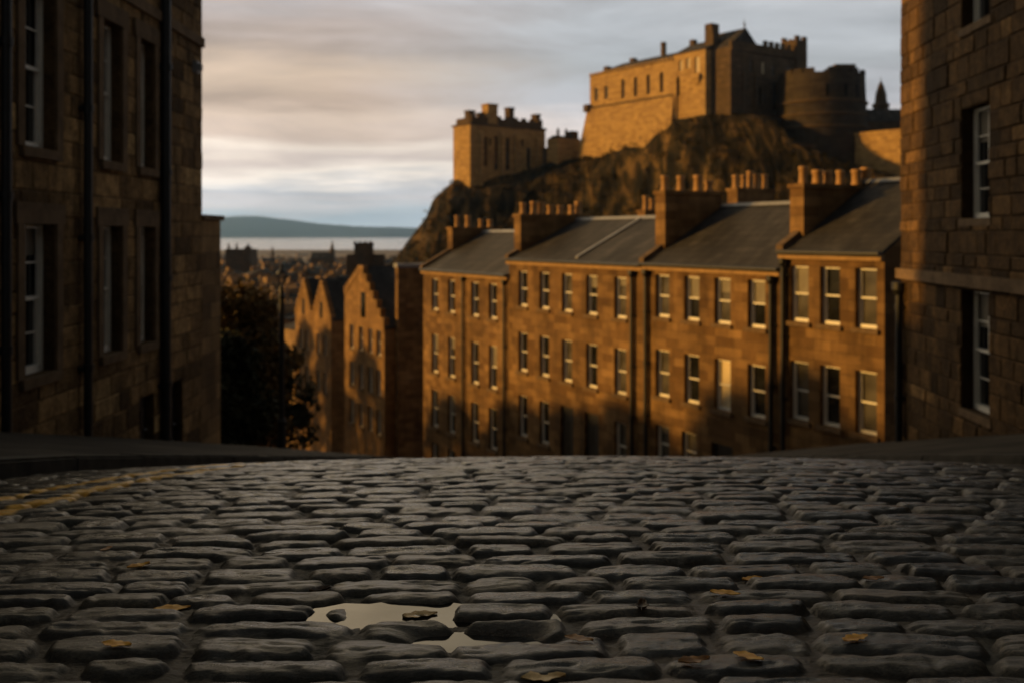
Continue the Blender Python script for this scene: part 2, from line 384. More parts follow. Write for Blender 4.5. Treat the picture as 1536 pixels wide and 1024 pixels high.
class MB:
    def __init__(s): s.v = []; s.f = []; s.m = []
    def face(s, pts, mi=0):
        i = len(s.v); s.v += [tuple(p) for p in pts]; s.f.append(tuple(range(i, i + len(pts)))); s.m.append(mi)
    def box(s, x0, x1, y0, y1, z0, z1, mi=0):
        i = len(s.v)
        s.v += [(x0, y0, z0), (x1, y0, z0), (x1, y1, z0), (x0, y1, z0), (x0, y0, z1), (x1, y0, z1), (x1, y1, z1), (x0, y1, z1)]
        for q in ((3, 2, 1, 0), (4, 5, 6, 7), (0, 1, 5, 4), (1, 2, 6, 5), (2, 3, 7, 6), (3, 0, 4, 7)):
            s.f.append(tuple(i + k for k in q)); s.m.append(mi)
        return s
    def hexa(s, bot, top, mi=0):
        i = len(s.v); s.v += [tuple(p) for p in bot] + [tuple(p) for p in top]; n = len(bot)
        s.f.append(tuple(i + k for k in reversed(range(n)))); s.m.append(mi)
        s.f.append(tuple(i + n + k for k in range(n))); s.m.append(mi)
        for k in range(n):
            j = (k + 1) % n
            s.f.append((i + k, i + j, i + n + j, i + n + k)); s.m.append(mi)
        return s
    def lathe(s, prof, n=16, cx=0, cy=0, a0=0.0, cap=True, mi=0):
        i = len(s.v)
        for r, z in prof:
            for k in range(n):
                a = a0 + 2 * math.pi * k / n
                s.v.append((cx + r * math.cos(a), cy + r * math.sin(a), z))
        for j in range(len(prof) - 1):
            for k in range(n):
                k2 = (k + 1) % n
                s.f.append((i + j * n + k, i + j * n + k2, i + (j + 1) * n + k2, i + (j + 1) * n + k)); s.m.append(mi)
        if cap:
            s.f.append(tuple(i + k for k in reversed(range(n)))); s.m.append(mi)
            e = i + (len(prof) - 1) * n
            s.f.append(tuple(e + k for k in range(n))); s.m.append(mi)
        return s
    def wall(s, x0, x1, z0, z1, openings, y=0.0, reveal=0.16):
        """front wall in the plane y, facing -y, with real openings (x, z, w, h) and their reveals"""
        xs = sorted({x0, x1, *[o[0] for o in openings], *[o[0] + o[2] for o in openings]})
        zs = sorted({z0, z1, *[o[1] for o in openings], *[o[1] + o[3] for o in openings]})
        for a, b in zip(xs, xs[1:]):
            for c, d in zip(zs, zs[1:]):
                mx, mz = (a + b) / 2, (c + d) / 2
                if any(o[0] < mx < o[0] + o[2] and o[1] < mz < o[1] + o[3] for o in openings): continue
                s.face([(a, y, c), (b, y, c), (b, y, d), (a, y, d)])
        for ox, oz, w, h in openings:
            a, b, c, d, yr = ox, ox + w, oz, oz + h, y + reveal
            s.face([(a, y, c), (a, yr, c), (a, yr, d), (a, y, d)][::-1])
            s.face([(b, y, c), (b, yr, c), (b, yr, d), (b, y, d)])
            s.face([(a, y, d), (b, y, d), (b, yr, d), (a, yr, d)])
            s.face([(a, y, c), (b, y, c), (b, yr, c), (a, yr, c)][::-1])
        return s
    def mesh(s, name, mats, smooth=False):
        me = bpy.data.meshes.new(name)
        me.from_pydata(s.v, [], s.f); me.update()
        if not isinstance(mats, (list, tuple)): mats = [mats]
        for mm in mats: me.materials.append(mm)
        if len(mats) > 1: me.polygons.foreach_set('material_index', s.m)
        uv = me.uv_layers.new(name='UVMap')
        dat = np.zeros(len(me.loops) * 2, dtype=np.float32)
        for pl in me.polygons:
            n = pl.normal; ax, ay, az_ = abs(n.x), abs(n.y), abs(n.z)
            for li in pl.loop_indices:
                c = me.vertices[me.loops[li].vertex_index].co
                if az_ > 0.9: u, w = c.x, c.y
                elif ay >= ax: u, w = c.x, (c.z if az_ < 0.3 else math.hypot(c.z, c.y) * (1 if c.y * 1 >= 0 else 1))
                else: u, w = c.y + 0.37, (c.z if az_ < 0.3 else math.hypot(c.z, c.x))
                dat[2 * li] = u; dat[2 * li + 1] = w
        uv.data.foreach_set('uv', dat)
        if smooth: me.polygons.foreach_set('use_smooth', [True] * len(me.polygons))
        return me
    def build(s, name, mats, parent=None, loc=(0, 0, 0), smooth=False):
        return link(name, s.mesh(name, mats, smooth), parent, loc)


def structure(o):
    o['kind'] = 'structure'; return o


def grid_mesh(name, X, Y, Z, mat, attrs=None, smooth=True):
    """mesh from 2-D arrays"""
    ny, nx = X.shape
    me = bpy.data.meshes.new(name)
    co = np.stack([X, Y, Z], -1).reshape(-1, 3).astype(np.float32)
    me.vertices.add(len(co)); me.vertices.foreach_set('co', co.ravel())
    i = (np.arange(ny - 1)[:, None] * nx + np.arange(nx - 1)[None, :]).ravel()
    q = np.stack([i, i + 1, i + nx + 1, i + nx], 1).astype(np.int32)
    me.loops.add(q.size); me.loops.foreach_set('vertex_index', q.ravel())
    me.polygons.add(len(q)); me.polygons.foreach_set('loop_start', (np.arange(len(q)) * 4).astype(np.int32))
    me.polygons.foreach_set('loop_total', np.full(len(q), 4, np.int32))
    if smooth: me.polygons.foreach_set('use_smooth', np.ones(len(q), bool))
    me.update(calc_edges=True)
    me.materials.append(mat)
    for k, a in (attrs or {}).items():
        at_ = me.attributes.new(k, 'FLOAT', 'POINT'); at_.data.foreach_set('value', a.ravel().astype(np.float32))
    return me


def h2(x, y, s):
    return np.modf(np.abs(np.sin(x * 127.1 + y * 311.7 + s * 74.7) * 43758.5453))[0]


def vn(x, y, s=0.0):
    xi, yi = np.floor(x), np.floor(y); fx, fy = x - xi, y - yi
    fx = fx * fx * (3 - 2 * fx); fy = fy * fy * (3 - 2 * fy)
    a, b, c, d = h2(xi, yi, s), h2(xi + 1, yi, s), h2(xi, yi + 1, s), h2(xi + 1, yi + 1, s)
    return (a + (b - a) * fx) * (1 - fy) + (c + (d - c) * fx) * fy - 0.5


def fbm(x, y, s=0.0, o=4):
    r, amp = 0, 1.0
    for k in range(o):
        r = r + amp * vn(x * 2 ** k, y * 2 ** k, s + k * 3.1); amp *= 0.5
    return r


# ------------------------------------------------------------------ street profile
H0, CQ, DC = 0.80, 0.0155, 7.19
SL = 2 * CQ * DC


def P(d):
    """height of the street crown below the eye at distance d down the hill"""
    d = np.asarray(d, float)
    a = -H0 - CQ * np.clip(d, 0, DC) ** 2
    return a - SL * np.clip(d - DC, 0, None) - 0.006 * np.clip(d - 17, 0, None)


def kerbL(d):
    return -3.0 + 0.07 * (np.clip(d, -8, 16) - 5.8)


KR = 4.45


def camber(x):
    return -0.012 * np.clip(np.asarray(x) - 0.7, -3.8, 3.8) ** 2 * 0.62


# sett layout
_rows = [-7.0]
while _rows[-1] < 19: _rows.append(_rows[-1] + RNG.uniform(0.112, 0.152))
ROWS = np.array(_rows)
STONES = []
for _k in range(len(ROWS)):
    e = [-5.0 + RNG.uniform(0, 0.3)]
    while e[-1] < 6.5: e.append(e[-1] + RNG.uniform(0.19, 0.39))
    STONES.append(np.array(e))
PITS = [(-0.285, 2.365, 0.105, 0.058), (-0.075, 2.20, 0.160, 0.058)]


def setts(X, D):
    """height above the street surface, stone tint, joint mask"""
    X = np.asarray(X, float); D = np.asarray(D, float)
    v = D + 0.09 * vn(X * 0.8, D * 0.6, 1) + 0.034 * vn(X * 2.9, D * 1.8, 2)
    u = X + 0.02 * vn(X * 2.0, D * 6.0, 3)
    ri = np.clip(np.searchsorted(ROWS, v) - 1, 0, len(ROWS) - 2)
    a0 = np.zeros_like(u); a1 = np.ones_like(u); si = np.zeros_like(u)
    for r in np.unique(ri):
        mk = ri == r
        e = STONES[r]; j = np.clip(np.searchsorted(e, u[mk]) - 1, 0, len(e) - 2)
        a0[mk] = e[j]; a1[mk] = e[j + 1]; si[mk] = j
    b0 = ROWS[ri]; b1 = ROWS[ri + 1]
    r1, r2, r3, r4 = (h2(ri * 1.37 + 0.11, si * 2.11 + 0.37, s) for s in (11, 12, 13, 14))
    g = 0.002 + 0.006 * r3
    cx, cy = (a0 + a1) / 2, (b0 + b1) / 2
    hx, hy = (a1 - a0) / 2 - g * 1.0, (b1 - b0) / 2 - g * (0.4 + 0.9 * r4)
    rad = 0.030 + 0.030 * r2
    wob = 0.026 * vn(u * 11, v * 15, 5) + 0.012 * vn(u * 37, v * 47, 6) + np.abs(u - cx) / np.maximum(hx, 0.05) * 0.006 * r1
    qx, qy = np.abs(u - cx) - (hx - rad), np.abs(v - cy) - (hy - rad)
    sd = np.hypot(np.maximum(qx, 0), np.maximum(qy, 0)) + np.minimum(np.maximum(qx, qy), 0) - rad
    e = -(sd + wob)
    tt = np.clip(e / 0.024, 0, 1)
    prof = (1 - (1 - tt) ** 2.2)
    pm = np.zeros_like(u)
    for px_, py_, wx, wy in PITS:
        pm = np.maximum(pm, np.exp(-(((X + 0.03 * vn(X * 14, D * 14, 51) - px_) / wx) ** 2) ** 2 - (((D + 0.03 * vn(X * 12, D * 12, 52) - py_) / wy) ** 2) ** 2))
    stone_h = 0.019 * prof + 0.0050 * prof * (1 - np.clip(np.abs(v - cy) / np.maximum(hy, 0.03), 0, 1) ** 2) + 0.003 * prof * (1 - np.clip(np.abs(u - cx) / np.maximum(hx, 0.05), 0, 1) ** 2) + (r1 - 0.5) * 0.010 * prof + ((u - cx) * (r2 - 0.5) * 0.045 + (v - cy) * (r3 - 0.45) * 0.10) * prof
    chip = np.clip(vn(u * 26 + 5 * r2, v * 34, 61) - 0.14, 0, 1) * 0.012 + np.clip(vn(u * 12 + 3 * r3, v * 70 + r1, 62) - 0.22, 0, 1) * 0.022
    rough = -chip + 0.0040 * fbm(u * 6, v * 14, 7, 2) + 0.0044 * (0.5 - 2 * np.abs(vn(u * 5.5 + 3 * r1, v * 34 + 9 * r2 + 1.2 * vn(u * 11, v * 20, 31), 8))) + 0.0026 * vn(u * 13, v * 62, 9) + 0.0018 * vn(u * 46, v * 58, 10)
    stone_h = stone_h + rough * prof
    fill = 0.005 + 0.010 * (fbm(X * 5, D * 5, 21, 3) + 0.1) + 0.007 * np.abs(vn(X * 62, D * 80, 22)) + 0.005 * vn(X * 33, D * 40, 23)
    h = np.maximum(stone_h * (1 - pm), fill * (1 - pm)) - 0.020 - 0.016 * pm
    gapm = np.clip(1.0 - e / 0.014, 0, 1)
    global EDGE
    EDGE = np.clip(1.15 - e / 0.030, 0, 1)
    gapm = np.maximum(gapm, np.clip(pm * 1.5, 0, 1))
    return h, np.clip(1.1 * h2(ri * 3.1 + 0.7, si * 1.7 + 0.2, 15) - 0.05 + 0.3 * vn(u * 5, v * 9, 30), 0, 1), gapm


def paint_mask(X, D):
    r = np.zeros_like(X)
    for c in (-2.27, -1.98):
        line = c + 0.13 * (D - 4.2)
        w = np.clip(1.0 - (np.abs(X - line + 0.03 * vn(X * 8, D * 8, 41)) - 0.048) / 0.02, 0, 1)
        r = np.maximum(r, w)
    wear = np.clip((fbm(X * 3.0, D * 5, 43, 4) + 0.75) * 3.0, 0, 1)
    return r * wear * (D > 2.8)


def street_z(X, D):
    return P(D) + camber(X) + setts(X, D)[0]


def road_zone(x0, x1, d0, d1, step, lift=0.0, stepd=None):
    xs = np.arange(x0, x1 + step, step); ds = np.arange(d0, d1 + (stepd or step), stepd or step)
    X, D = np.meshgrid(xs, ds)
    h, rn, gp = setts(X, D)
    pa = paint_mask(X, D) * (1 - gp * 0.8)
    return X, D, P(D) + camber(X) + h + lift, {'gap': gp, 'rnd': rn, 'paint': pa, 'edge': EDGE}


zones = [(-2.3, 2.3, 1.35, 3.2, 0.0070, 0.0042), (-2.9, 3.4, 3.2, 5.2, 0.0105, 0.0065), (-3.3, 4.5, 5.2, 9.0, 0.013, 0), (-3.3, 4.5, 9.0, 18.0, 0.03, 0),
         (-4.0, -2.3, 1.35, 3.2, 0.03, 0), (2.3, 4.5, 1.35, 3.2, 0.03, 0), (-4.0, -2.9, 3.2, 5.2, 0.02, 0), (3.4, 4.5, 3.2, 5.2, 0.02, 0), (-4.0, 4.5, -7.0, 1.35, 0.05, 0)]
pieces = [grid_mesh('road', *(lambda z: (z[0], z[1], z[2], SETT, z[3]))(road_zone(a, b, c, d, s, 0.0, l or None))) for a, b, c, d, s, l in zones]
bm = bmesh.new()
for me in pieces:
    bm.from_mesh(me)
me = bpy.data.meshes.new('road'); bm.to_mesh(me); bm.free()
me.materials.append(SETT)
me.polygons.foreach_set('use_smooth', np.ones(len(me.polygons), bool))
for x in pieces: bpy.data.meshes.remove(x)
structure(link('road', me))

# puddle
zw = float(P(2.2)) - 0.0265
pm_ = MB()
N = 40
pm_.face([(-0.20 + 0.36 * math.cos(2 * math.pi * k / N) * (1 + 0.07 * math.sin(5 * k)) - 0.25 * 0.17 * math.sin(2 * math.pi * k / N), 2.285 + 0.17 * math.sin(2 * math.pi * k / N) * (1 + 0.05 * math.sin(3 * k)), zw) for k in range(N)])
structure(pm_.build('puddle', WATERP))

# ------------------------------------------------------------------ ground, kerbs, pavements
ys = np.concatenate([np.arange(-30, 110, 4.0), np.geomspace(112, 1950, 40)])
xs = np.concatenate([-np.geomspace(1600, 22, 26), np.arange(-20, 21, 4.0), np.geomspace(22, 1600, 26)])
X, Y = np.meshgrid(xs, ys)
plain = -29.0 + 1.2 * fbm(X * 0.006, Y * 0.006, 61, 3) + np.clip((Y - 900) / 1000, 0, 1) * 1.0
w = np.clip((Y - 78) / 60, 0, 1); w = w * w * (3 - 2 * w)
Z = (P(Y) - 0.35) * (1 - w) + plain * w
structure(link('ground', grid_mesh('ground', X, Y, Z, GROUND)))

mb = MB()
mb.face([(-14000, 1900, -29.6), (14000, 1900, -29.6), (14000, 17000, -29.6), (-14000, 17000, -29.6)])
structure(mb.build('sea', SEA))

hx = np.linspace(-13000, 13000, 260)
hp_px = [-2000, -300, 100, 250, 332, 390, 430, 480, 530, 620, 800, 1100, 1500, 2600]
hp_y = [340, 338, 336, 330, 326, 324.5, 329, 335, 339.5, 341.5, 342, 341, 343, 345]
prof = np.interp(hx / 14800 * F + 768, hp_px, [(353 - y) / F * 14800 for y in hp_y]) + 10 * fbm(hx * 0.0011, hx * 0, 71, 4)
dd = np.linspace(0, 1, 14)
X = np.repeat(hx[None, :], 14, 0); Y = 13400 + 2600 * dd[:, None] + 0 * X
Z = -31 + (prof[None, :] + 31) * np.sin(np.clip(dd, 0, 1) * math.pi * 0.92)[:, None] ** 0.8 + 14 * fbm(X * 0.002, Y * 0.003, 73, 4) * np.sin(dd * math.pi)[:, None]
structure(link('far_hills', grid_mesh('far_hills', X, Y, Z, HILL)))


def slab(name, xin, xout, zin, zout, d0, d1, mat, step=0.5):
    ds = np.arange(d0, d1 + step, step); tt = np.linspace(0, 1, 8)
    D = np.repeat(ds[:, None], 8, 1)
    X = xin(D) + (xout(D) - xin(D)) * tt[None, :]
    Z = P(D) + zin + (zout - zin) * tt[None, :] + 0.006 * fbm(X * 2, D * 2, 81, 3)
    if xin(np.array([5.0]))[0] > xout(np.array([5.0]))[0]: X, D, Z = X[:, ::-1], D[:, ::-1], Z[:, ::-1]
    return structure(link(name, grid_mesh(name, X, D, Z, mat)))


ZKL, ZKR = 0.02, 0.03
slab('pavement', lambda d: kerbL(d) - 0.2, lambda d: d * 0 - 6.3, ZKL, 0.33, -7, 26, FLAG)
slab('pavement', lambda d: d * 0 + KR + 0.2, lambda d: 6.9 + 0.055 * d, ZKR, 0.37, -7, 24, FLAG)


def kerb(xf, sgn, zt, d0, d1):
    mb = MB(); d = d0; k = 0
    while d < d1:
        L = random.uniform(0.8, 1.1); a, b = d + 0.006, d + L - 0.006
        j = random.uniform(-0.008, 0.008); zj = random.uniform(-0.006, 0.006)
        xa, xb = float(xf(a)) + j, float(xf(b)) + j
        za, zb = float(P(a)) + zt + zj, float(P(b)) + zt + zj
        o = sgn * 0.2; c = sgn * 0.02
        mb.hexa([(xa, a, za - 0.4), (xb, b, zb - 0.4), (xb + o, b, zb - 0.4), (xa + o, a, za - 0.4)] if sgn < 0 else [(xa + o, a, za - 0.4), (xb + o, b, zb - 0.4), (xb, b, zb - 0.4), (xa, a, za - 0.4)],
                [(xa, a, za - 0.02), (xb, b, zb - 0.02), (xb + o, b, zb + 0.004), (xa + o, a, za + 0.004)] if sgn < 0 else [(xa + o, a, za + 0.004), (xb + o, b, zb + 0.004), (xb, b, zb - 0.02), (xa, a, za - 0.02)])
        mb.hexa([(xa + c, a, za - 0.02), (xb + c, b, zb - 0.02), (xb + o, b, zb + 0.001), (xa + o, a, za + 0.001)] if sgn < 0 else [(xa + o, a, za + 0.001), (xb + o, b, zb + 0.001), (xb + c, b, zb - 0.02), (xa + c, a, za - 0.02)],
                [(xa + c, a, za), (xb + c, b, zb), (xb + o, b, zb + 0.008), (xa + o, a, za + 0.008)] if sgn < 0 else [(xa + o, a, za + 0.008), (xb + o, b, zb + 0.008), (xb + c, b, zb), (xa + c, a, za)])
        d += L
    return structure(mb.build('kerb', KERB))


kerb(kerbL, -1, ZKL, -6, 25)
kerb(lambda d: KR, 1, ZKR, -6, 22)

# ------------------------------------------------------------------ windows and other house parts
WCACHE = {}


def window_meshes(w, h, bars, pane, surround):
    key = (round(w, 2), round(h, 2), bars, pane.name, surround.name if surround else '')
    if key in WCACHE: return WCACHE[key]
    fr = MB(); s = 0.055
    # box frame, two sashes (the lower one set further in), glazing bars
    for x0, x1, z0, z1 in ((0, s, 0, h), (w - s, w, 0, h), (s, w - s, 0, 0.09), (s, w - s, h - s, h)):
        fr.box(x0, x1, 0, 0.10, z0, z1)
    mid = h * 0.5
    fr.box(s, w - s, 0.012, 0.075, mid - 0.022, mid + 0.026)
    for z0, z1, y in ((0.09, mid - 0.022, 0.045), (mid + 0.026, h - s, 0.02)):
        fr.box(s, s + 0.045, y, y + 0.035, z0, z1); fr.box(w - s - 0.045, w - s, y, y + 0.035, z0, z1)
        if bars:
            fr.box(w / 2 - 0.011, w / 2 + 0.011, y + 0.004, y + 0.03, z0, z1)
            for x0, x1 in ((s + 0.045, w / 2 - 0.011), (w / 2 + 0.011, w - s - 0.045)):
                zz = (z0 + z1) / 2
                fr.box(x0, x1, y + 0.006, y + 0.028, zz - 0.011, zz + 0.011)
    pn = MB(); pn.box(s, w - s, 0.082, 0.094, 0.09, h - s)
    si = MB(); si.box(-0.09, w + 0.09, -0.22, 0.0, -0.13, -0.002)
    su = None
    if surround:
        su = MB(); q = 0.17
        su.box(-q, -0.001, -0.190, -0.150, 0, h); su.box(w + 0.001, w + q, -0.190, -0.150, 0, h); su.box(-q - 0.05, w + q + 0.05, -0.196, -0.150, h + 0.001, h + 0.27)
    WCACHE[key] = (fr.mesh('window', SASH), pn.mesh('pane', pane), si.mesh('sill', surround or DRESSED), su.mesh('surround', surround) if su else None)
    return WCACHE[key]


BCACHE = {}


def blind_mesh(w, dz):
    if (w, dz) not in BCACHE:
        mb = MB(); mb.box(0.056, w - 0.056, 0.0765, 0.0805, 0, dz); mb.box(0.06, w - 0.06, 0.073, 0.0763, 0, 0.03)
        BCACHE[(w, dz)] = mb.mesh('blind', NETB)
    return BCACHE[(w, dz)]


def add_window(parent, x, z, w, h, y=0.15, bars=False, pane=None, surround=None, label=None):
    a, b, c, d = window_meshes(w, h, bars, pane or GLASS, surround)
    f = link('window', a, parent, (x, y, z))
    link('pane', b, f); link('sill', c, f)
    if d: link('surround', d, f)
    if label: f['label'] = label
    elif random.random() < 0.4 and w > 0.6 and h < 2.1:
        dz = random.choice((0.18, 0.28, 0.4, 0.46)) * h
        link('blind', blind_mesh(round(w, 2), round(dz, 2)), f, (0, 0, h - 0.055 - dz))
    return f


def door(parent, x, z, w, h, y=0.14):
    mb = MB(); mb.box(0, w, 0, 0.06, 0, h)
    for cx0, cx1 in ((0.1, w / 2 - 0.05), (w / 2 + 0.05, w - 0.1)):
        for a, b in ((0.15, h * 0.42), (h * 0.48, h * 0.78)):
            mb.box(cx0, cx1, -0.018, -0.002, a, b)
    o = mb.build('door', DOORP, parent, (x, y, z))
    MB().lathe([(0.018, 0), (0.03, 0.01), (0.03, 0.03), (0.012, 0.045)], 10).build('handle', LEAD, o, (w - 0.1, -0.03, h * 0.45))
    return o


def downpipe(parent, x, z0, z1, r=0.055, y=-0.09):
    mb = MB(); mb.lathe([(r, z0), (r, z1)], 12, x, y)
    z = z0 + 0.9
    while z < z1 - 0.2:
        mb.lathe([(r * 1.25, z), (r * 1.25, z + 0.10)], 12, x, y); mb.box(x - r * 2.0, x + r * 2.0, y + r * 0.6, y + 0.088, z + 0.02, z + 0.07); z += 1.8
    mb.lathe([(r * 1.0, z1), (r * 2.0, z1 + 0.12), (r * 2.0, z1 + 0.26)], 12, x, y)
    return mb.build('downpipe', BLACKP, parent)


POT = None


def chimney(parent, u0, u1, v0, v1, z0, z1, npots, mat, pot_h=0.62):
    mb = MB(); mb.box(u0, u1, v0, v1, z0, z1)
    mb.box(u0 - 0.06, u1 + 0.06, v0 - 0.06, v1 + 0.06, z1 + 0.001, z1 + 0.13)
    ch = mb.build('chimney', mat, parent)
    for k in range(npots):
        vv = v0 + (k + 0.5 + random.uniform(-0.16, 0.16)) * (v1 - v0) / npots
        ph = pot_h * random.uniform(0.68, 1.12); r = random.uniform(0.115, 0.155)
        b = z1 + 0.131
        pt = MB().lathe([(r * 1.15, 0), (r * 1.1, 0.06), (r, 0.1), (r * 0.92, ph - 0.12), (r * 1.12, ph - 0.1), (r * 1.12, ph - 0.02), (r * 0.95, ph), (r * 0.7, ph), (r * 0.68, ph - 0.15)], 12)
        pt.build('chimney_pot', CLAY, ch, ((u0 + u1) / 2 + random.uniform(-0.03, 0.03), vv, b), True)
    return ch


def gable_roof(parent, u0, u1, depth, ze, zr, mat, over=0.12, ridge_cap=True):
    """ridge parallel to the facade"""
    m_ = depth / 2; sl_ = (zr - ze) / m_; th = 0.10
    mb = MB()
    f = lambda v: ze + (v if v <= m_ else depth - v) * sl_
    mb.hexa([(u0, -over, f(-over)), (u1, -over, f(-over)), (u1, m_, zr), (u0, m_, zr)], [(u0, -over, f(-over) + th), (u1, -over, f(-over) + th), (u1, m_, zr + th), (u0, m_, zr + th)])
    mb.hexa([(u0, m_, zr), (u1, m_, zr), (u1, depth + over, f(depth + over)), (u0, depth + over, f(depth + over))], [(u0, m_, zr + th), (u1, m_, zr + th), (u1, depth + over, f(depth + over) + th), (u0, depth + over, f(depth + over) + th)])
    rf = mb.build('roof', mat, parent)
    if ridge_cap:
        rc_ = MB(); rc_.hexa([(u0, m_ - 0.16, zr + th - 0.05), (u1, m_ - 0.16, zr + th - 0.05), (u1, m_ + 0.16, zr + th - 0.05), (u0, m_ + 0.16, zr + th - 0.05)], [(u0, m_ - 0.04, zr + th + 0.07), (u1, m_ - 0.04, zr + th + 0.07), (u1, m_ + 0.04, zr + th + 0.07), (u0, m_ + 0.04, zr + th + 0.07)])
        rc_.build('ridge_cap', LEAD, rf)
    return rf


def shell(mb, u0, u1, depth, z0, ze, zr=None, opens=(), reveal=0.16):
    """facade with openings, side walls (gabled when zr is given), rear wall"""
    mb.wall(u0, u1, z0, ze, list(opens), 0.0, reveal)
    m_ = depth / 2
    if zr is None:
        mb.face([(u1, 0, z0), (u1, depth, z0), (u1, depth, ze), (u1, 0, ze)]); mb.face([(u0, depth, z0), (u0, 0, z0), (u0, 0, ze), (u0, depth, ze)])
    else:
        mb.face([(u1, 0, z0), (u1, depth, z0), (u1, depth, ze), (u1, m_, zr), (u1, 0, ze)]); mb.face([(u0, depth, z0), (u0, 0, z0), (u0, 0, ze), (u0, m_, zr), (u0, depth, ze)])
    mb.face([(u1, depth, z0), (u0, depth, z0), (u0, depth, ze), (u1, depth, ze)])


def block_mat(name, stops, dirt, stain):
    m, t, p = new_mat(name)
    uv = t.n('ShaderNodeUVMap').outputs[0]
    ob = t.n('ShaderNodeTexCoord').outputs['Object']
    tint = t.n('ShaderNodeAttribute', attribute_name='tint').outputs['Fac']
    base = t.ramp(tint, stops)
    fine = t.noise(ob, 16.0, 6, 0.7); mid = t.noise(ob, 4.5, 5, 0.65, 0.4)
    col = t.mix(0.9, base, t.ramp(mid, [(0.3, 0.45), (0.7, 1.45)]), 'MULTIPLY')
    col = t.mix(0.8, col, t.ramp(fine, [(0.3, 0.5), (0.7, 1.4)]), 'MULTIPLY')
    big = t.noise(t.mapping(uv, (0.5, 0.3, 1)), 1.0, 6, 0.65); streak = t.noise(t.mapping(uv, (2.6, 0.25, 1)), 1.0, 5, 0.6)
    f = t.n('ShaderNodeMapRange', i_1=0.42, i_2=0.66, i_3=0.0, i_4=stain)
    t.l(t.math('ADD', t.math('MULTIPLY', big, 0.6), t.math('MULTIPLY', streak, 0.4)), f.inputs[0])
    t.l(t.mix(f.outputs[0], col, dirt), p.inputs['Base Color'])
    p.inputs['Roughness'].default_value = 0.92; p.inputs['Specular IOR Level'].default_value = 0.15
    bump(t, p, t.math('ADD', t.math('MULTIPLY', mid, 1.0), t.math('MULTIPLY', fine, 0.5)), 0.9, 0.05)
    return m


BLK_L = block_mat('sooty_blocks', [(0.0, (0.12, 0.073, 0.033)), (0.5, (0.29, 0.178, 0.078)), (0.85, (0.44, 0.275, 0.120)), (1.0, (0.55, 0.36, 0.16))], (0.030, 0.020, 0.011), 0.85)
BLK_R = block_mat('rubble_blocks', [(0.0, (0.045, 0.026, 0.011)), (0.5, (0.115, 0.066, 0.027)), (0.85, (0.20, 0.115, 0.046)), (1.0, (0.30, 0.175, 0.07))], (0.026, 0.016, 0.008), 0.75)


def block_wall(name, parent, mat, x0, x1, z0, z1, opens, bh, bl, relief, seed):
    """facade of separate dressed or rubble blocks standing a little proud of the mortar plane"""
    rr = random.Random(seed)
    mb = MB(); mb.wall(x0, x1, z0, z1, list(opens), 0.0, 0.2)
    tint = [0.1] * len(mb.f)
    z = z0
    while z < z1 - 0.1:
        h = min(rr.uniform(*bh), z1 - z); x = x0 - rr.uniform(0, 0.3)
        while x < x1:
            L = rr.uniform(*bl); segs = [(max(x, x0), min(x + L, x1), z, z + h)]
            for ox, oz, w_, hh in opens:
                nxt = []
                for a, b, c, d in segs:
                    if b <= ox or a >= ox + w_ or d <= oz or c >= oz + hh: nxt.append((a, b, c, d)); continue
                    if a < ox: nxt.append((a, ox, c, d))
                    if b > ox + w_: nxt.append((ox + w_, b, c, d))
                    aa, bb = max(a, ox), min(b, ox + w_)
                    if c < oz: nxt.append((aa, bb, c, oz))
                    if d > oz + hh: nxt.append((aa, bb, oz + hh, d))
                segs = nxt
            tn = min(1.0, max(0.0, rr.gauss(0.45, 0.27)))
            for a, b, c, d in segs:
                if b - a < 0.04 or d - c < 0.04: continue
                j = 0.007; y = -rr.uniform(0.25, 1.0) * relief; i_ = min(0.016, (b - a) * 0.2, (d - c) * 0.2)
                q = [rr.uniform(-0.006, 0.006) for _ in range(8)]
                B = [(a + j, 0.002, c + j), (b - j, 0.002, c + j), (b - j, 0.002, d - j), (a + j, 0.002, d - j)]
                T = [(a + j + i_ + abs(q[0]), y + q[4] * .8, c + j + i_ + abs(q[1])), (b - j - i_ - abs(q[2]), y + q[5] * .8, c + j + i_ + abs(q[3])), (b - j - i_, y + q[6] * .8, d - j - i_ - abs(q[4])), (a + j + i_, y + q[7] * .8, d - j - i_ - abs(q[5]))]
                k = len(mb.v); mb.v += B + T
                for f_ in ((4, 5, 6, 7), (0, 1, 5, 4), (1, 2, 6, 5), (2, 3, 7, 6), (3, 0, 4, 7)):
                    mb.f.append(tuple(k + n_ for n_ in f_)); mb.m.append(0); tint.append(tn)
            x += L
        z += h
    o = mb.build(name, mat, parent)
    at_ = o.data.attributes.new('tint', 'FLOAT', 'FACE'); at_.data.foreach_set('value', np.array(tint, np.float32))
    return o


def plain_sides(parent, x1, depth, z0, z1, mat):
    mb = MB()
    mb.face([(x1, 0, z0), (x1, depth, z0), (x1, depth, z1), (x1, 0, z1)]); mb.face([(0, depth, z0), (0, 0, z0), (0, 0, z1), (0, depth, z1)]); mb.face([(x1, depth, z0), (0, depth, z0), (0, depth, z1), (x1, depth, z1)])
    mb.build('side_wall', mat, parent)


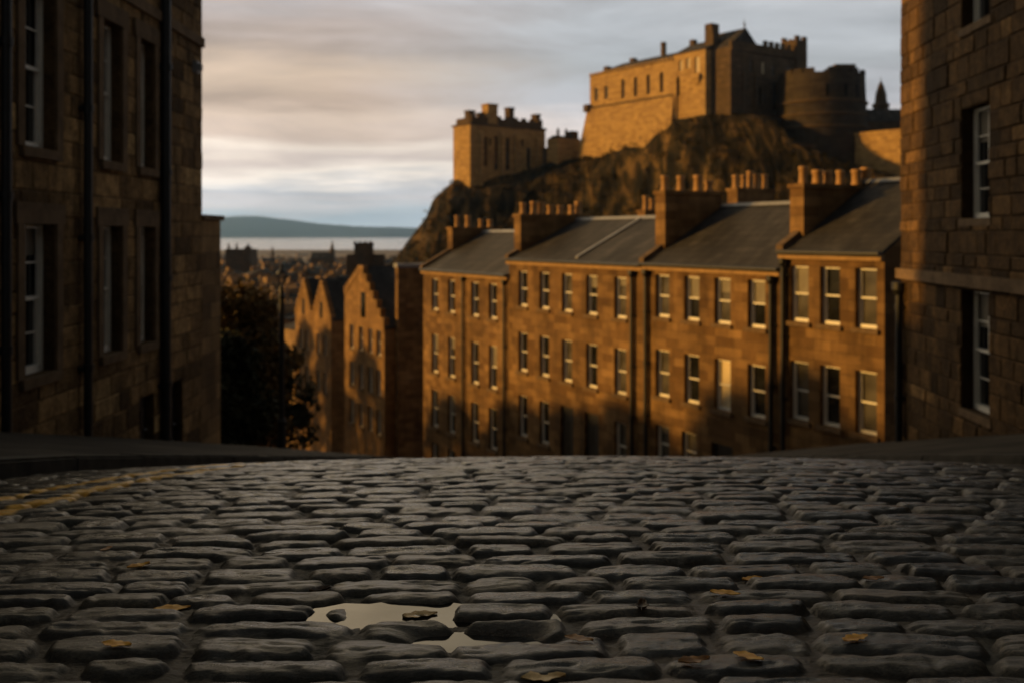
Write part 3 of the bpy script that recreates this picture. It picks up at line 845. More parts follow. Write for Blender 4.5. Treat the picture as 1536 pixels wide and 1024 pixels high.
# ------------------------------------------------------------------ the dark tenement on the left
left = thing('tenement', 'tall soot-dark stone tenement with three black drainpipes and white sash windows', 'building', (-6.0, -6.0, 0), (0, 1))
lu = lambda d: d + 6.0
opens = []
LCOLS = [(7.0, 0.85), (9.6, 0.85), (12.2, 0.86), (14.55, 0.72), (16.0, 0.66)]
wins = []
for d, w_ in LCOLS:
    for z, h in ((-1.76, 1.9), (1.10, 2.08), (4.2, 2.0)):
        opens.append((lu(d), z, w_, h)); wins.append((lu(d), z, w_, h))
dop = [(lu(16.02), -3.75, 0.66, 1.12), (lu(17.3), -4.1, 0.8, 1.5)]
block_wall('wall', left, BLK_L, 0, 25.26, -6.5, 8.0, opens + dop, (0.26, 0.36), (0.35, 0.95), 0.016, 5)
plain_sides(left, 25.26, 10, -6.5, 8.0, SOOTY)
for k, (x, z, w_, h) in enumerate(wins):
    add_window(left, x, z, w_, h, 0.15, True, GLASS, DRESSED)
for x, z, w_, h in dop: door(left, x, z, w_, h, 0.2 - 0.06)
for d, r in ((11.62, 0.06), (13.86, 0.06), (16.98, 0.085)):
    downpipe(left, lu(d), float(P(d)) + 0.30, 7.4, r, -0.10)
gable_roof(left, 0, 25.26, 10, 8.0, 12.0, SLATE, 0.25)
mb = MB(); mb.box(0, 25.26, -0.16, -0.002, 7.6, 7.9); mb.box(0, 25.26, -0.06, -0.002, 3.62, 3.80); mb.build('string_course', DRESSED, left)
mb = MB(); mb.box(-0.09, 0.09, -0.10, -0.005, 0, 0.22); mb.box(-0.06, 0.06, -0.16, -0.10, 0.05, 0.17); mb.build('wall_light', LEAD, left, (lu(18.75), 0, 3.05))

annex = thing('annex', 'narrow stone annex with flat coping against the far end of the sooty tenement', 'building', (-6.02, 19.28, 0), (0, 1))
mb = MB(); mb.box(0.004, 1.28, 0, 6, -6.5, 0.30); mb.build('wall', SOOTY, annex)
mb = MB(); mb.box(0.004, 1.36, -0.06, 6.05, 0.302, 0.40); mb.build('coping', DRESSED, annex)

# ------------------------------------------------------------------ the rubble tenement on the right
RX = lambda d: 6.72 + 0.055 * d
rdir = Vector((-0.055, -1)).normalized()
right = thing('tenement', 'big rough brown stone tenement with a projecting string course and two tall sash windows', 'building', (RX(20.0), 20.0, 0), (rdir.x, rdir.y))
ru = lambda d: (20.0 - d) * 1.0015
opens = []
for d1, d2 in ((16.93, 15.82), (12.6, 11.5), (8.4, 7.3)):
    for z, h in ((-2.92, 2.0), (0.28, 1.85), (3.5, 1.9)):
        opens.append((ru(d1), z, ru(d2) - ru(d1), h))
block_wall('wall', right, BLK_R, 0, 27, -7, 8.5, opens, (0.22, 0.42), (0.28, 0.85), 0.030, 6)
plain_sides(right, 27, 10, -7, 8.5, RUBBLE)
for x, z, w_, h in opens: add_window(right, x, z, w_, h, 0.19, True, GLASS, None)
mb = MB(); mb.box(0.0, 27, -0.12, -0.003, -0.86, -0.66); mb.build('string_course', DRESSED, right)
gable_roof(right, 0, 27, 10, 8.5, 12.5, SLATE, 0.25)
downpipe(right, 0.16, float(P(20)) + 0.3, -1.2, 0.07, -0.1)

# ------------------------------------------------------------------ the sunlit terrace
TD = Vector((0.494, -0.869)).normalized(); TN = Vector((0.869, 0.494)).normalized(); TO = Vector((-4.55, 51.1))
tpx = lambda px: (51.1 * ((px - 768) / F) + 4.55) / (0.494 + 0.869 * ((px - 768) / F))
TT = [0.0, tpx(763.5), tpx(966), tpx(1173), tpx(1326)]


def terrace_house(k, label, ze, zr, rows, doors, stack, pipes, basez, extra=None):
    o = TO + TD * TT[k]
    L = TT[k + 1] - TT[k]
    t_ = thing('terraced_house', label, 'house', (o.x, o.y, 0), TD, 'stepped terrace of sandstone houses')
    opens = []; ws = []
    for cols, zt, h, w_ in rows:
        for px in cols:
            blind = px < 0; px = abs(px)
            u = tpx(px) - TT[k] - w_ / 2
            opens.append((u, zt - h, w_, h)); ws.append((u, zt - h, w_, h, blind, px))
    ds = []
    for px, zt, h, w_ in doors:
        u = tpx(px) - TT[k] - w_ / 2
        opens.append((u, zt - h, w_, h)); ds.append((u, zt - h, w_, h))
    mb = MB(); shell(mb, 0.002, L - 0.002, 6.7, basez, ze, zr, opens, 0.16)
    mb.build('wall', SAND, t_)
    for u, z, w_, h, blind, px in ws:
        pane = BLIND if blind else (GLASSN if (int(px) * 7) % 5 < 2 else GLASS)
        add_window(t_, u, z, w_, h, 0.135, False, pane, None, 'window with a cream blind catching the sun' if blind else None)
    for u, z, w_, h in ds: door(t_, u, z, w_, h, 0.12)
    mb = MB(); mb.box(-0.05, L - 0.004, -0.14, -0.003, ze - 0.20, ze - 0.03); mb.build('cornice', DRESSLT, t_)
    mb = MB(); mb.lathe([(0.06, 0), (0.06, L)], 10)
    g = mb.build('gutter', BLACKP, t_, (0, -0.20, ze + 0.0)); g.rotation_euler = (0, R(90), 0)
    rf = gable_roof(t_, -0.05, L - 0.006, 6.7, ze, zr, SLATE, 0.16)
    # skew coping along the left verge
    mb = MB(); sl_ = (zr - ze) / 3.35
    mb.hexa([(-0.10, -0.15, ze - 0.05), (0.16, -0.15, ze - 0.05), (0.16, 3.35, zr), (-0.10, 3.35, zr)], [(-0.10, -0.15, ze + 0.20), (0.16, -0.15, ze + 0.20), (0.16, 3.35, zr + 0.22), (-0.10, 3.35, zr + 0.22)])
    mb.build('skew', DRESSED, rf)
    v0, v1, zt, n = stack
    chimney(t_, -0.24, 0.30, v0, v1, ze - 0.2, zt - 0.13, n, SAND, 0.58)
    for px, r in pipes:
        downpipe(t_, tpx(px) - TT[k], basez + 0.5, ze - 0.45, r, -0.11)
    return t_, L, rf


R1 = (652, 677, 712, 739); R2 = (784, 816, 850, 887, 930); R3 = (993, 1037, 1083, 1134); R4 = (1198, 1244, 1298)
terrace_house(0, 'lowest house of the sunlit terrace, four windows wide, next to the gabled houses', -1.75, 0.10,
              [(R1, -2.17, 1.58, 0.78), (R1, -4.95, 1.93, 0.78), (R1, -7.75, 1.85, 0.78), (R1[:2], -10.4, 1.6, 0.78)], [], (1.5, 4.3, 0.42, 4), [(697, 0.06), (759, 0.06)], -13.5)
t2, L2, rf2 = terrace_house(1, 'terraced house with five windows a floor and a pale lead strip down its slates', -1.05, 0.62,
              [(R2, -1.52, 1.5, 0.76), (R2, -4.13, 1.65, 0.76), ((784, 816, 930), -6.8, 1.75, 0.76)], [(850, -6.75, 2.6, 0.95), (887, -6.75, 2.4, 0.95)], (0.4, 3.9, 0.92, 7), [(951, 0.07)], -11.5)
mb = MB(); s2 = (0.62 + 1.05) / 3.35; uu = 5.1
mb.hexa([(uu, 0.1, -1.05 + 0.1 * s2 + 0.10), (uu + 0.14, 0.1, -1.05 + 0.1 * s2 + 0.10), (uu + 0.14, 3.2, -1.05 + 3.2 * s2 + 0.10), (uu, 3.2, -1.05 + 3.2 * s2 + 0.10)],
        [(uu, 0.1, -1.05 + 0.1 * s2 + 0.17), (uu + 0.14, 0.1, -1.05 + 0.1 * s2 + 0.17), (uu + 0.14, 3.2, -1.05 + 3.2 * s2 + 0.17), (uu, 3.2, -1.05 + 3.2 * s2 + 0.17)])
mb.build('lead_strip', LEAD, rf2)
terrace_house(2, 'terraced house with one glowing cream window blind under a big plain slate roof', -1.0, 0.98,
              [(R3, -1.35, 1.45, 0.76), ((993, 1037, -1083, 1134), -3.92, 1.6, 0.76), ((993, 1033), -6.5, 1.3, 0.76)], [(1082, -6.6, 2.2, 1.0)], (0.68, 3.3, 1.58, 4), [(972, 0.07), (1160, 0.07)], -9.5)
terrace_house(3, 'narrow uppermost terraced house, three windows wide, beside the rough stone tenement', -0.48, 1.55,
              [(R4, -0.88, 1.6, 0.72), (R4, -3.62, 1.68, 0.72)], [], (0.55, 3.8, 1.52, 6), [(1178, 0.07)], -8.0)

# houses of the street behind: only their chimneys clear the terrace roofs
for px, d, zt, n, z0, lab in ((1088, 46.0, 2.05, 5, -4, 'house behind the plain slate roof, only its five chimney pots in view'), (952, 52.0, 1.2, 3, -5, 'house behind the striped slate roof, only its three small chimney pots in view')):
    o = Vector(((px - 768) / F * d, d))
    b = thing('house', lab, 'house', (o.x, o.y, 0), TD)
    mb = MB(); shell(mb, -0.2, 4, 6, -14, zt - 2.6, zt - 0.9); mb.build('wall', SAND, b)
    gable_roof(b, -0.22, 4.02, 6, zt - 2.6, zt - 0.9, SLATE, 0.1)
    chimney(b, -0.3, 0.35, 0.4, 0.4 + 0.42 * n + 0.2, zt - 2.8, zt, n, SAND, 0.8)


# ------------------------------------------------------------------ gabled houses further down the hill
def gabled_house(label, o, L, zl, zp, up, zr_, depth, basez, wins, mat, crow=True):
    """facade with a gable: left eave zl, peak zp at u=up, right eave zr_; ridge runs back from the street"""
    t_ = thing('gabled_house', label, 'house', (o[0], o[1], 0), TD)
    zc = min(zl, zr_)
    opens = [(u, z, w_, h) for u, z, w_, h in wins if z + h < zc - 0.05]
    mb = MB(); mb.wall(0, L, basez, zc, opens, 0, 0.2)
    pts = [(0, 0, zc), (L, 0, zc)]
    if zr_ > zc: pts.append((L, 0, zr_))
    pts.append((up, 0, zp))
    if zl > zc: pts.append((0, 0, zl))
    mb.face(pts)
    mb.face([(L, 0, basez), (L, depth, basez), (L, depth, zr_), (L, 0, zr_)]); mb.face([(0, depth, basez), (0, 0, basez), (0, 0, zl), (0, depth, zl)])
    mb.face([(L, depth, basez), (0, depth, basez), (0, depth, zl), (up, depth, zp), (L, depth, zr_)])
    mb.build('wall', mat, t_)
    th = 0.10; mb = MB()
    mb.hexa([(up, 0.1, zp), (L + 0.1, 0.1, zr_ - 0.05), (L + 0.1, depth, zr_ - 0.05), (up, depth, zp)], [(up, 0.1, zp + th), (L + 0.1, 0.1, zr_ - 0.05 + th), (L + 0.1, depth, zr_ - 0.05 + th), (up, depth, zp + th)])
    mb.hexa([(-0.1, 0.1, zl - 0.05), (up, 0.1, zp), (up, depth, zp), (-0.1, depth, zl - 0.05)], [(-0.1, 0.1, zl - 0.05 + th), (up, 0.1, zp + th), (up, depth, zp + th), (-0.1, depth, zl - 0.05 + th)])
    mb.build('roof', SLATE, t_)
    mb = MB()
    n = 7
    for (ua, za), (ub, zb) in (((0, zl), (up, zp)), ((L, zr_), (up, zp))):
        for k in range(n):
            f0, f1 = k / n, (k + 1) / n
            a, b = ua + (ub - ua) * f0, ua + (ub - ua) * f1
            z0_, z1_ = za + (zb - za) * f0, za + (zb - za) * f1
            mb.box(min(a, b), max(a, b), -0.05, 0.3, z0_ - 0.12, z1_ + 0.12)
    mb.build('crowstep', mat, t_)
    for u, z, w_, h in wins:
        if (u, z, w_, h) in opens: add_window(t_, u, z, w_, h, 0.16, False, GLASS, None)
        else:
            mb = MB(); mb.box(0, w_, -0.02, 0.04, 0, h); mb.box(w_ * 0.46, w_ * 0.54, -0.035, -0.022, 0, h)
            mb.build('gable_window', GLASS, t_, (u, 0, z))
    return t_


wb = []
for z in (-7.35, -9.75, -12.2):
    for u in (0.9, 2.6, 4.2, 5.6): wb.append((u, z, 0.75, 1.55))
wb.append((3.0, -5.2, 0.8, 1.6))
hb = gabled_house('tall crow-stepped gable house, brightly sunlit, just below the terrace', (-11.1, 66.0), 6.9, -3.7, -2.05, 2.9, -5.6, 7, -16.5, wb, SAND2)
mb = MB(); mb.box(6.92, 7.32, 0.7, 4.6, -16.5, -1.95); mb.build('stair_tower', SAND, hb)
mb = MB(); mb.box(6.86, 7.40, 0.62, 4.68, -1.948, -1.72); mb.build('tower_coping', LEAD, hb)
wa = [(0.9, -8.9, 0.7, 1.5), (2.5, -8.9, 0.7, 1.5), (0.9, -11.7, 0.7, 1.5), (2.5, -11.7, 0.7, 1.5), (1.75, -6.2, 0.6, 1.2)]
oa = Vector((-17.4, 80.0))
gabled_house('crow-stepped gable house farthest down the hill, half hidden by the street lamp', oa, 4.25, -6.3, -3.5, 2.1, -6.3, 7, -20.5, wa, SAND2)
ob_ = oa + TD * 4.27
gabled_house('middle crow-stepped gable house of the three down the hill', ob_, 4.25, -6.2, -3.5, 2.1, -6.2, 7, -20.5, wa, SAND2)


# ------------------------------------------------------------------ trees and street lamp
def tree(label, x, y, zg, ztop, rx, nclump, nleaf, mat, seed, ls=1.0):
    rr = random.Random(seed)
    t_ = thing('tree', label, 'tree', (x, y, zg))
    hh = ztop - zg
    mb = MB()
    prof = [(0.26, -0.3), (0.19, 0.4), (0.15, hh * 0.35), (0.10, hh * 0.6), (0.03, hh * 0.85)]
    mb.lathe(prof, 9)
    cl = []
    for k in range(nclump):
        a = rr.uniform(0, 2 * math.pi); zf = rr.uniform(0.22, 0.96); rmax = rx * math.sin(math.pi * min(0.98, 0.25 + 0.72 * zf)) ** 0.7
        r = rmax * math.sqrt(rr.random()); cl.append((r * math.cos(a), r * math.sin(a), hh * zf, rr.uniform(0.35, 0.8)))
    for cx, cy, cz, s in cl[:26]:
        b0 = Vector((0, 0, cz * 0.55)); b1 = Vector((cx, cy, cz)); q = 0.035
        mb.hexa([(b0.x - q, b0.y - q, b0.z), (b0.x + q, b0.y - q, b0.z), (b0.x + q, b0.y + q, b0.z), (b0.x - q, b0.y + q, b0.z)],
                [(b1.x - q / 3, b1.y - q / 3, b1.z), (b1.x + q / 3, b1.y - q / 3, b1.z), (b1.x + q / 3, b1.y + q / 3, b1.z), (b1.x - q / 3, b1.y + q / 3, b1.z)])
    mb.build('trunk', BARK, t_)
    g = np.random.default_rng(seed)
    c = np.array(cl)
    idx = g.integers(0, len(c), nleaf)
    dirs = g.normal(size=(nleaf, 3)); dirs /= np.linalg.norm(dirs, axis=1)[:, None]
    cen = c[idx, :3] + dirs * (c[idx, 3] * g.uniform(0.5, 1.0, nleaf))[:, None] * np.array([1, 1, 0.8])
    ax = g.normal(size=(nleaf, 3)); ax /= np.linalg.norm(ax, axis=1)[:, None]
    bx = np.cross(ax, g.normal(size=(nleaf, 3))); bx /= np.linalg.norm(bx, axis=1)[:, None]
    sz = g.uniform(0.07, 0.15, nleaf)[:, None] * ls
    v = np.stack([cen - ax * sz, cen + bx * sz * 0.5, cen + ax * sz, cen - bx * sz * 0.5], 1).reshape(-1, 3)
    me = bpy.data.meshes.new('crown')
    me.from_pydata(v.tolist(), [], [(4 * k, 4 * k + 1, 4 * k + 2, 4 * k + 3) for k in range(nleaf)])
    me.materials.append(mat)
    link('crown', me, t_)
    return t_


tree('bushy tree with sunlit amber top against the corner of the stone annex', -8.2, 29.0, float(P(29)) - 0.3, -1.55, 1.9, 110, 16000, TREEO, 3)
tree('dark green tree between the amber tree and the street lamp', -8.5, 31.5, float(P(31.5)) - 0.3, -2.7, 1.8, 110, 15000, TREEG, 4)
tree('low shadowed tree by the street lamp, leaning over the steep road', -7.9, 27.0, float(P(27)) - 0.3, -2.9, 1.15, 90, 12000, TREEG, 5)

for k_, (tx, ty, tz) in enumerate(((-10.6, 22.2, -1.0), (-11.2, 26.5, -2.6), (-12.8, 31.0, -3.3), (-14.3, 36.0, -3.6), (-15.4, 39.5, -4.3), (-16.6, 43.0, -5.0), (-19.0, 48.5, -5.7), (-22.0, 56.0, -4.9), (-24.5, 63.0, -4.9), (-27.0, 68.5, -4.8), (-28.5, 73.5, -4.4), (-31.0, 78.5, -4.0))):  # unseen trees added to shade the lower terrace, the gables and the lamp
    tree('unseen tree added behind the sooty tenement and annex to shade the terrace', tx, ty, float(P(ty)) - 0.3, tz, 3.5, 120, 14000, TREEG, 40 + k_, 1.6)['group'] = 'added shade trees down the hill'

lamp = thing('street_lamp', 'slim black street lamp post beside the dark trees', 'street lamp', (-5.48, 23.7, float(P(23.7)) - 0.05))
lh = -1.2 - (float(P(23.7)) - 0.05)
MB().lathe([(0.16, 0), (0.16, 0.25), (0.11, 0.35), (0.10, 0.9), (0.12, 0.95), (0.075, 1.05), (0.062, lh - 0.3), (0.09, lh - 0.27), (0.06, lh - 0.2), (0.05, lh)], 14).build('pole', BLACKP, lamp)
mb = MB()
for sx, sy in ((-1, -1), (1, -1), (1, 1), (-1, 1)):
    mb.hexa([(sx * .05 - .008, sy * .05 - .008, lh), (sx * .05 + .008, sy * .05 - .008, lh), (sx * .05 + .008, sy * .05 + .008, lh), (sx * .05 - .008, sy * .05 + .008, lh)],
            [(sx * .10 - .008, sy * .10 - .008, lh + .28), (sx * .10 + .008, sy * .10 - .008, lh + .28), (sx * .10 + .008, sy * .10 + .008, lh + .28), (sx * .10 - .008, sy * .10 + .008, lh + .28)])
ln = mb.build('lantern', BLACKP, lamp)
MB().lathe([(0.135, lh + .281), (0.12, lh + .33), (0.05, lh + .40), (0.02, lh + .46), (0.03, lh + .49), (0.0, lh + .52)], 12).build('lantern_cap', BLACKP, lamp)

# ------------------------------------------------------------------ castle rock
CT = [(480, 440, 282), (560, 412, 282), (590, 393, 283), (612, 362, 284), (640, 325, 286), (650, 299, 288), (683, 271, 290), (720, 266, 290), (770, 262, 290), (820, 246, 290), (865, 238, 286), (900, 224, 280),
      (960, 205, 268), (1010, 180, 256), (1060, 172, 248), (1120, 170, 244), (1165, 178, 241), (1190, 214, 234), (1258, 236, 228), (1352, 265, 222), (1600, 265, 215), (2300, 300, 205)]
cX = np.array([(p_ - 768) / F * D_ for p_, y_, D_ in CT]); cZ = np.array([(353 - y_) / F * D_ for p_, y_, D_ in CT]); cD = np.array([D_ for *_, D_ in CT])
o_ = np.argsort(cX); cX, cZ, cD = cX[o_], cZ[o_], cD[o_]


def rock_z(X, Y):
    ht = np.interp(X, cX, cZ); dt = np.interp(X, cX, cD)
    f = dt - Y
    front = np.where(f > 0, np.interp(X, [-40, 25, 48, 130], [0.58, 0.62, 1.15, 1.1]) * f + 0.012 * f ** 2 * (f < 25) + 7.5 * (f >= 25) * np.minimum((f - 25) / 20, 1) * 0 + (f >= 25) * 7.5, 0)
    backd = np.clip(-f - 55, 0, None) * 1.2
    amp = np.clip(f / 14 + 0.12, 0.06, 1.0)
    # slanting crags: ridges running down to the left
    q = X * 0.72 - (Y - 250) * 0.62
    nz = 5.0 * fbm(q * 0.070, (X + Y) * 0.016, 91, 4) + 2.6 * (0.5 - np.abs(vn(q * 0.17, (X + Y) * 0.035, 95)) * 2) + 1.4 * fbm(X * 0.35, Y * 0.35, 97, 3)
    return np.maximum(ht - front - backd + nz * amp, -32)


xs = np.concatenate([np.arange(-75, 130, 0.8), np.arange(130, 330, 5.0)]); ys = np.concatenate([np.arange(140, 300, 0.9), np.arange(300, 420, 4.0)])
X, Y = np.meshgrid(xs, ys)
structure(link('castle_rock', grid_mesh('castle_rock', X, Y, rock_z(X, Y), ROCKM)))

# scrub growing on the crag: nobody could count it
g = np.random.default_rng(5)
n = 4600
bxs = g.uniform(-34, 118, n); dts = np.interp(bxs, cX, cD); bys = dts - 1.0 - g.uniform(0, 1, n) ** 1.2 * 62
keep = vn(bxs * 0.07, bys * 0.07, 55) + 0.25 * g.normal(size=n) > -0.02
bxs, bys = bxs[keep], bys[keep]; bzs = rock_z(bxs, bys); n = len(bxs)
m_ = 9
cen = np.repeat(np.stack([bxs, bys, bzs], 1), m_, 0) + g.normal(size=(n * m_, 3)) * np.array([0.55, 0.55, 0.32]) + np.array([0, 0, 0.3])
ax = g.normal(size=(n * m_, 3)); ax /= np.linalg.norm(ax, axis=1)[:, None]
bx = np.cross(ax, g.normal(size=(n * m_, 3))); bx /= np.linalg.norm(bx, axis=1)[:, None]
sz = g.uniform(0.2, 0.5, n * m_)[:, None]
v = np.stack([cen - ax * sz, cen + bx * sz * 0.6, cen + ax * sz, cen - bx * sz * 0.6], 1).reshape(-1, 3)
me = bpy.data.meshes.new('scrub'); me.from_pydata(v.tolist(), [], [(4 * k, 4 * k + 1, 4 * k + 2, 4 * k + 3) for k in range(n * m_)]); me.materials.append(SCRUB)
so_ = link('scrub', me); so_['kind'] = 'stuff'

# ------------------------------------------------------------------ castle
CD = (0.585, -0.811)      # along the sunlit west faces, towards the viewer
CFR = (0.811, 0.585)      # along the shaded front faces


def merlons(mb, x0, x1, y0, y1, z, n, h=1.0, axis='x'):
    L = (x1 - x0) if axis == 'x' else (y1 - y0); s = L / (2 * n - 1)
    for k in range(n):
        if axis == 'x': mb.box(x0 + 2 * k * s, x0 + (2 * k + 1) * s, y0, y1, z, z + h)
        else: mb.box(x0, x1, y0 + 2 * k * s, y0 + (2 * k + 1) * s, z, z + h)


def slit(parent, x, z, w_, h, mat=GLASS, y=0.5):
    mb = MB(); mb.box(0, w_, 0, 0.1, 0, h); mb.box(w_ * 0.44, w_ * 0.56, -0.06, -0.001, 0, h)
    return mb.build('window', mat, parent, (x, y, z))


KEEP_BUTTRESS = []
# great hall on its battered wall
hall = thing('castle_hall', 'sunlit castle hall with a dark hipped roof and tall slit windows above a sloping wall', 'castle', (22.3, 285.0, 0), CD)
tp = lambda px: ((px - 768) / F * 285.0 - 22.3) / (0.585 + 0.811 * (px - 768) / F)
ops = [(tp(px) - 0.6, 37.6, 1.25, 5.2) for px in (934, 953, 972, 992)] + [(tp(px) - 0.7, 38.2, 1.5, 3.6) for px in (894, 909)]
mb = MB(); shell(mb, 0, 33.3, 15, 34, 45.4, None, ops, 0.6); mb.build('wall', CASTLE, hall)
for k, q_ in enumerate(ops): slit(hall, q_[0], q_[1], q_[2], q_[3], GLASSN if k > 3 else GLASS)
mb = MB(); e, zr_ = 0.4, 49.0
b = [(-e, -e, 45.4), (33.3 + e, -e, 45.4), (33.3 + e, 15 + e, 45.4), (-e, 15 + e, 45.4)]
mb.hexa(b, [(6, 7.2, zr_), (33.3 + e, 7.2, zr_), (33.3 + e, 7.8, zr_), (6, 7.8, zr_)]); rf = mb.build('roof', SLATEF, hall)
for u, v_, w_, z in ((2.2, 3.2, 1.6, 48.2), (9, 7, 1.6, 50.0), (21.5, 7, 1.1, 52.6)):
    MB().box(u, u + w_, v_, v_ + w_, 46.5, z).build('chimney', CASTLE2, rf)
mb = MB(); mb.hexa([(-4.2, -4.0, 12), (34.2, -4.0, 12), (34.2, 12, 12), (-4.2, 12, 12)], [(-0.5, -0.6, 36), (34.0, -0.6, 36), (34.0, 12, 36), (-0.5, 12, 36)]); mb.build('battered_wall', CASTLE, hall)
mb = MB(); mb.box(-0.6, 33.2, -0.75, -0.003, 36.003, 36.5); mb.build('string_course', CASTLE2, hall)
MB().box(-1.2, 0.6, -1.5, 0.2, 35.2, 37.3).build('bartizan', CASTLE2, hall)

# palace: west block, east block
pal = thing('castle_palace', 'tallest castle block beside the hall, sunlit, with pale windows and one thick chimney', 'castle', (41.8, 258.0, 0), CD)
ops = [(1.0, 36.0, 1.3, 4.6), (2.0, 42.3, 1.4, 2.6), (4.6, 42.6, 1.4, 2.6), (7.6, 41.0, 1.7, 4.0)]
mb = MB(); shell(mb, 0.01, 11.2, 16, 24, 46.6, None, ops, 0.5); mb.build('wall', CASTLE, pal)
for k, q_ in enumerate(ops): slit(pal, q_[0], q_[1], q_[2], q_[3], GLASS if k == 0 else BLIND, 0.4)
mb = MB(); mb.hexa([(-0.2, -0.4, 46.6), (11.5, -0.4, 46.6), (11.5, 16.4, 46.6), (-0.2, 16.4, 46.6)], [(-0.2, 7, 50.2), (11.5, 7, 50.2), (11.5, 9, 50.2), (-0.2, 9, 50.2)]); rf = mb.build('roof', SLATEF, pal)
MB().box(8.6, 11.0, 2.5, 5.2, 46.8, 53.4).build('chimney', CASTLE2, rf)
MB().box(-0.1, 1.4, 6, 7.4, 47.5, 51.2).build('chimney', CASTLE2, rf)
for u, z in ((7.2, 39.4),):
    mb = MB(); mb.hexa([(u + .5, -0.3, z - 1.2), (u + 2.0, -0.3, z - 1.2), (u + 2.0, 0, z - 1.2), (u + .5, 0, z - 1.2)], [(u, -0.9, z), (u + 2.5, -0.9, z), (u + 2.5, 0, z), (u, 0, z)]); mb.box(u, u + 2.5, -0.9, -0.002, z + .002, z + 1.2); mb.build('oriel', CASTLE, pal)

east = thing('castle_tower_block', 'shaded crenellated castle block with a pointed gable and flag finial, above the dark crag', 'castle', (53.8, 245.0, 0), CFR)
ops = [(7.0, 40.8, 1.2, 3.0), (11.6, 40.8, 1.2, 3.0), (15.5, 40.8, 1.2, 2.6), (21.5, 40.8, 1.4, 2.8), (10.5, 33, 1.0, 4.5), (16.0, 32, 1.2, 7)]
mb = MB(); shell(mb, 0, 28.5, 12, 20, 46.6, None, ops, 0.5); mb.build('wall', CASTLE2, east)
for k, q_ in enumerate(ops): slit(east, *q_, (GLASSN, BLIND, GLASSN, GLASSN, GLASS, GLASS)[k], 0.4)
mb = MB(); mb.box(-0.25, 0.9, -0.25, 11.9, 45.6, 46.4) if False else mb.box(0, 28.5, -0.5, -0.003, 45.8, 46.59)
mb.build('string_course', CASTLE2, east)
mb = MB(); mb.box(0, 28.5, -0.2, 0.5, 46.6, 48.0); merlons(mb, 12.5, 25, -0.2, 0.5, 48.002, 6, 1.3)
mb.build('parapet', CASTLE2, east)
mb = MB(); mb.hexa([(0.3, 0.6, 46.62), (12.0, 0.6, 46.62), (12.0, 11.6, 46.62), (0.3, 11.6, 46.62)], [(6.0, 0.6, 51.8), (6.4, 0.6, 51.8), (6.4, 11.6, 51.8), (6.0, 11.6, 51.8)]); mb.build('roof', SLATEF, east)
MB().lathe([(0.22, 51.7), (0.12, 52.4), (0.35, 52.8), (0.1, 53.2), (0.05, 54.2)], 8, 6.2, 1.0).build('finial', CASTLE2, east)
MB().box(0.2, 2.0, 6, 8, 46.7, 51.6).build('chimney', CASTLE2, east)
mb = MB(); mb.box(24.6, 28.9, -0.5, 4.5, 30, 51.0); merlons(mb, 24.6, 28.9, -0.5, 0.3, 51.002, 2, 1.0); merlons(mb, 24.6, 28.9, 3.7, 4.5, 51.002, 2, 1.0); mb.build('turret', CASTLE2, east)
# sunlit west face dressing of the same block
slit(east, 0, 0, 0.01, 0.01) if False else None

for u in (0.0, 3.6, 8.2):
    mb = MB(); mb.box(u + 0.6, u + 1.5, -0.001 - 0.45, -0.002, 20, 40.0); mb.hexa([(u + 0.6, -0.45, 40.001), (u + 1.5, -0.45, 40.001), (u + 1.5, -0.002, 40.001), (u + 0.6, -0.002, 40.001)], [(u + 0.6, -0.08, 41.5), (u + 1.5, -0.08, 41.5), (u + 1.5, -0.002, 41.5), (u + 0.6, -0.002, 41.5)]); mb.build('buttress', CASTLE if u < 3 else CASTLE2, pal if u < 3 else east)
for u in (3.0, 10.5, 15.6, 23.5):
    mb = MB(); mb.box(u, u + 1.1, -0.9, -0.003, 12, 28.5); mb.hexa([(u, -0.9, 28.501), (u + 1.1, -0.9, 28.501), (u + 1.1, -0.003, 28.501), (u, -0.003, 28.501)], [(u, -0.1, 30.2), (u + 1.1, -0.1, 30.2), (u + 1.1, -0.003, 30.2), (u, -0.003, 30.2)]); KEEP_BUTTRESS.append(mb)
mb = MB(); merlons(mb, 0.2, 33.0, -0.35, 0.05, 45.402, 22, 0.75); mb.build('parapet', CASTLE, hall)

# half moon battery
bat = thing('castle_bastion', 'big round dark castle bastion ringed by stone string courses', 'castle', (77.1, 248.0, 0))
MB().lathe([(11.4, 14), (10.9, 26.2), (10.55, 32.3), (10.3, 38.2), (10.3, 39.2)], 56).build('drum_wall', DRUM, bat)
mb = MB()
for z, r in ((26.2, 10.9), (29.2, 10.75), (32.4, 10.56)):
    mb.lathe([(r + 0.02, z - 0.35), (r + 0.45, z - 0.25), (r + 0.45, z + 0.15), (r + 0.02, z + 0.3)], 56, cap=False)
mb.build('string_course', CASTLE2, bat)
mb = MB()
for k in range(22):
    if k % 4 == 3: continue
    a0, a1 = 2 * math.pi * k / 22, 2 * math.pi * (k + 0.86) / 22
    q = [(r * math.cos(a), r * math.sin(a)) for r, a in ((10.35, a0), (10.35, a1), (9.2, a1), (9.2, a0))]
    mb.hexa([(x, y, 39.2) for x, y in q], [(x, y, 40.3) for x, y in q])
mb.build('parapet', DRUM, bat)
MB().box(1.5, 6.5, -6.0, 3.0, 39.202, 41.6).build('gun_shed', CASTLE2, bat)
for a in (-75, -100, -55):
    mb = MB(); mb.box(-0.35, 0.35, -0.05, 0.3, 33.2, 36.2); o = mb.build('gun_port', POTDARK, bat, (10.45 * math.cos(R(a)), 10.45 * math.sin(R(a)), 0)); o.rotation_euler = (0, 0, R(a + 90))

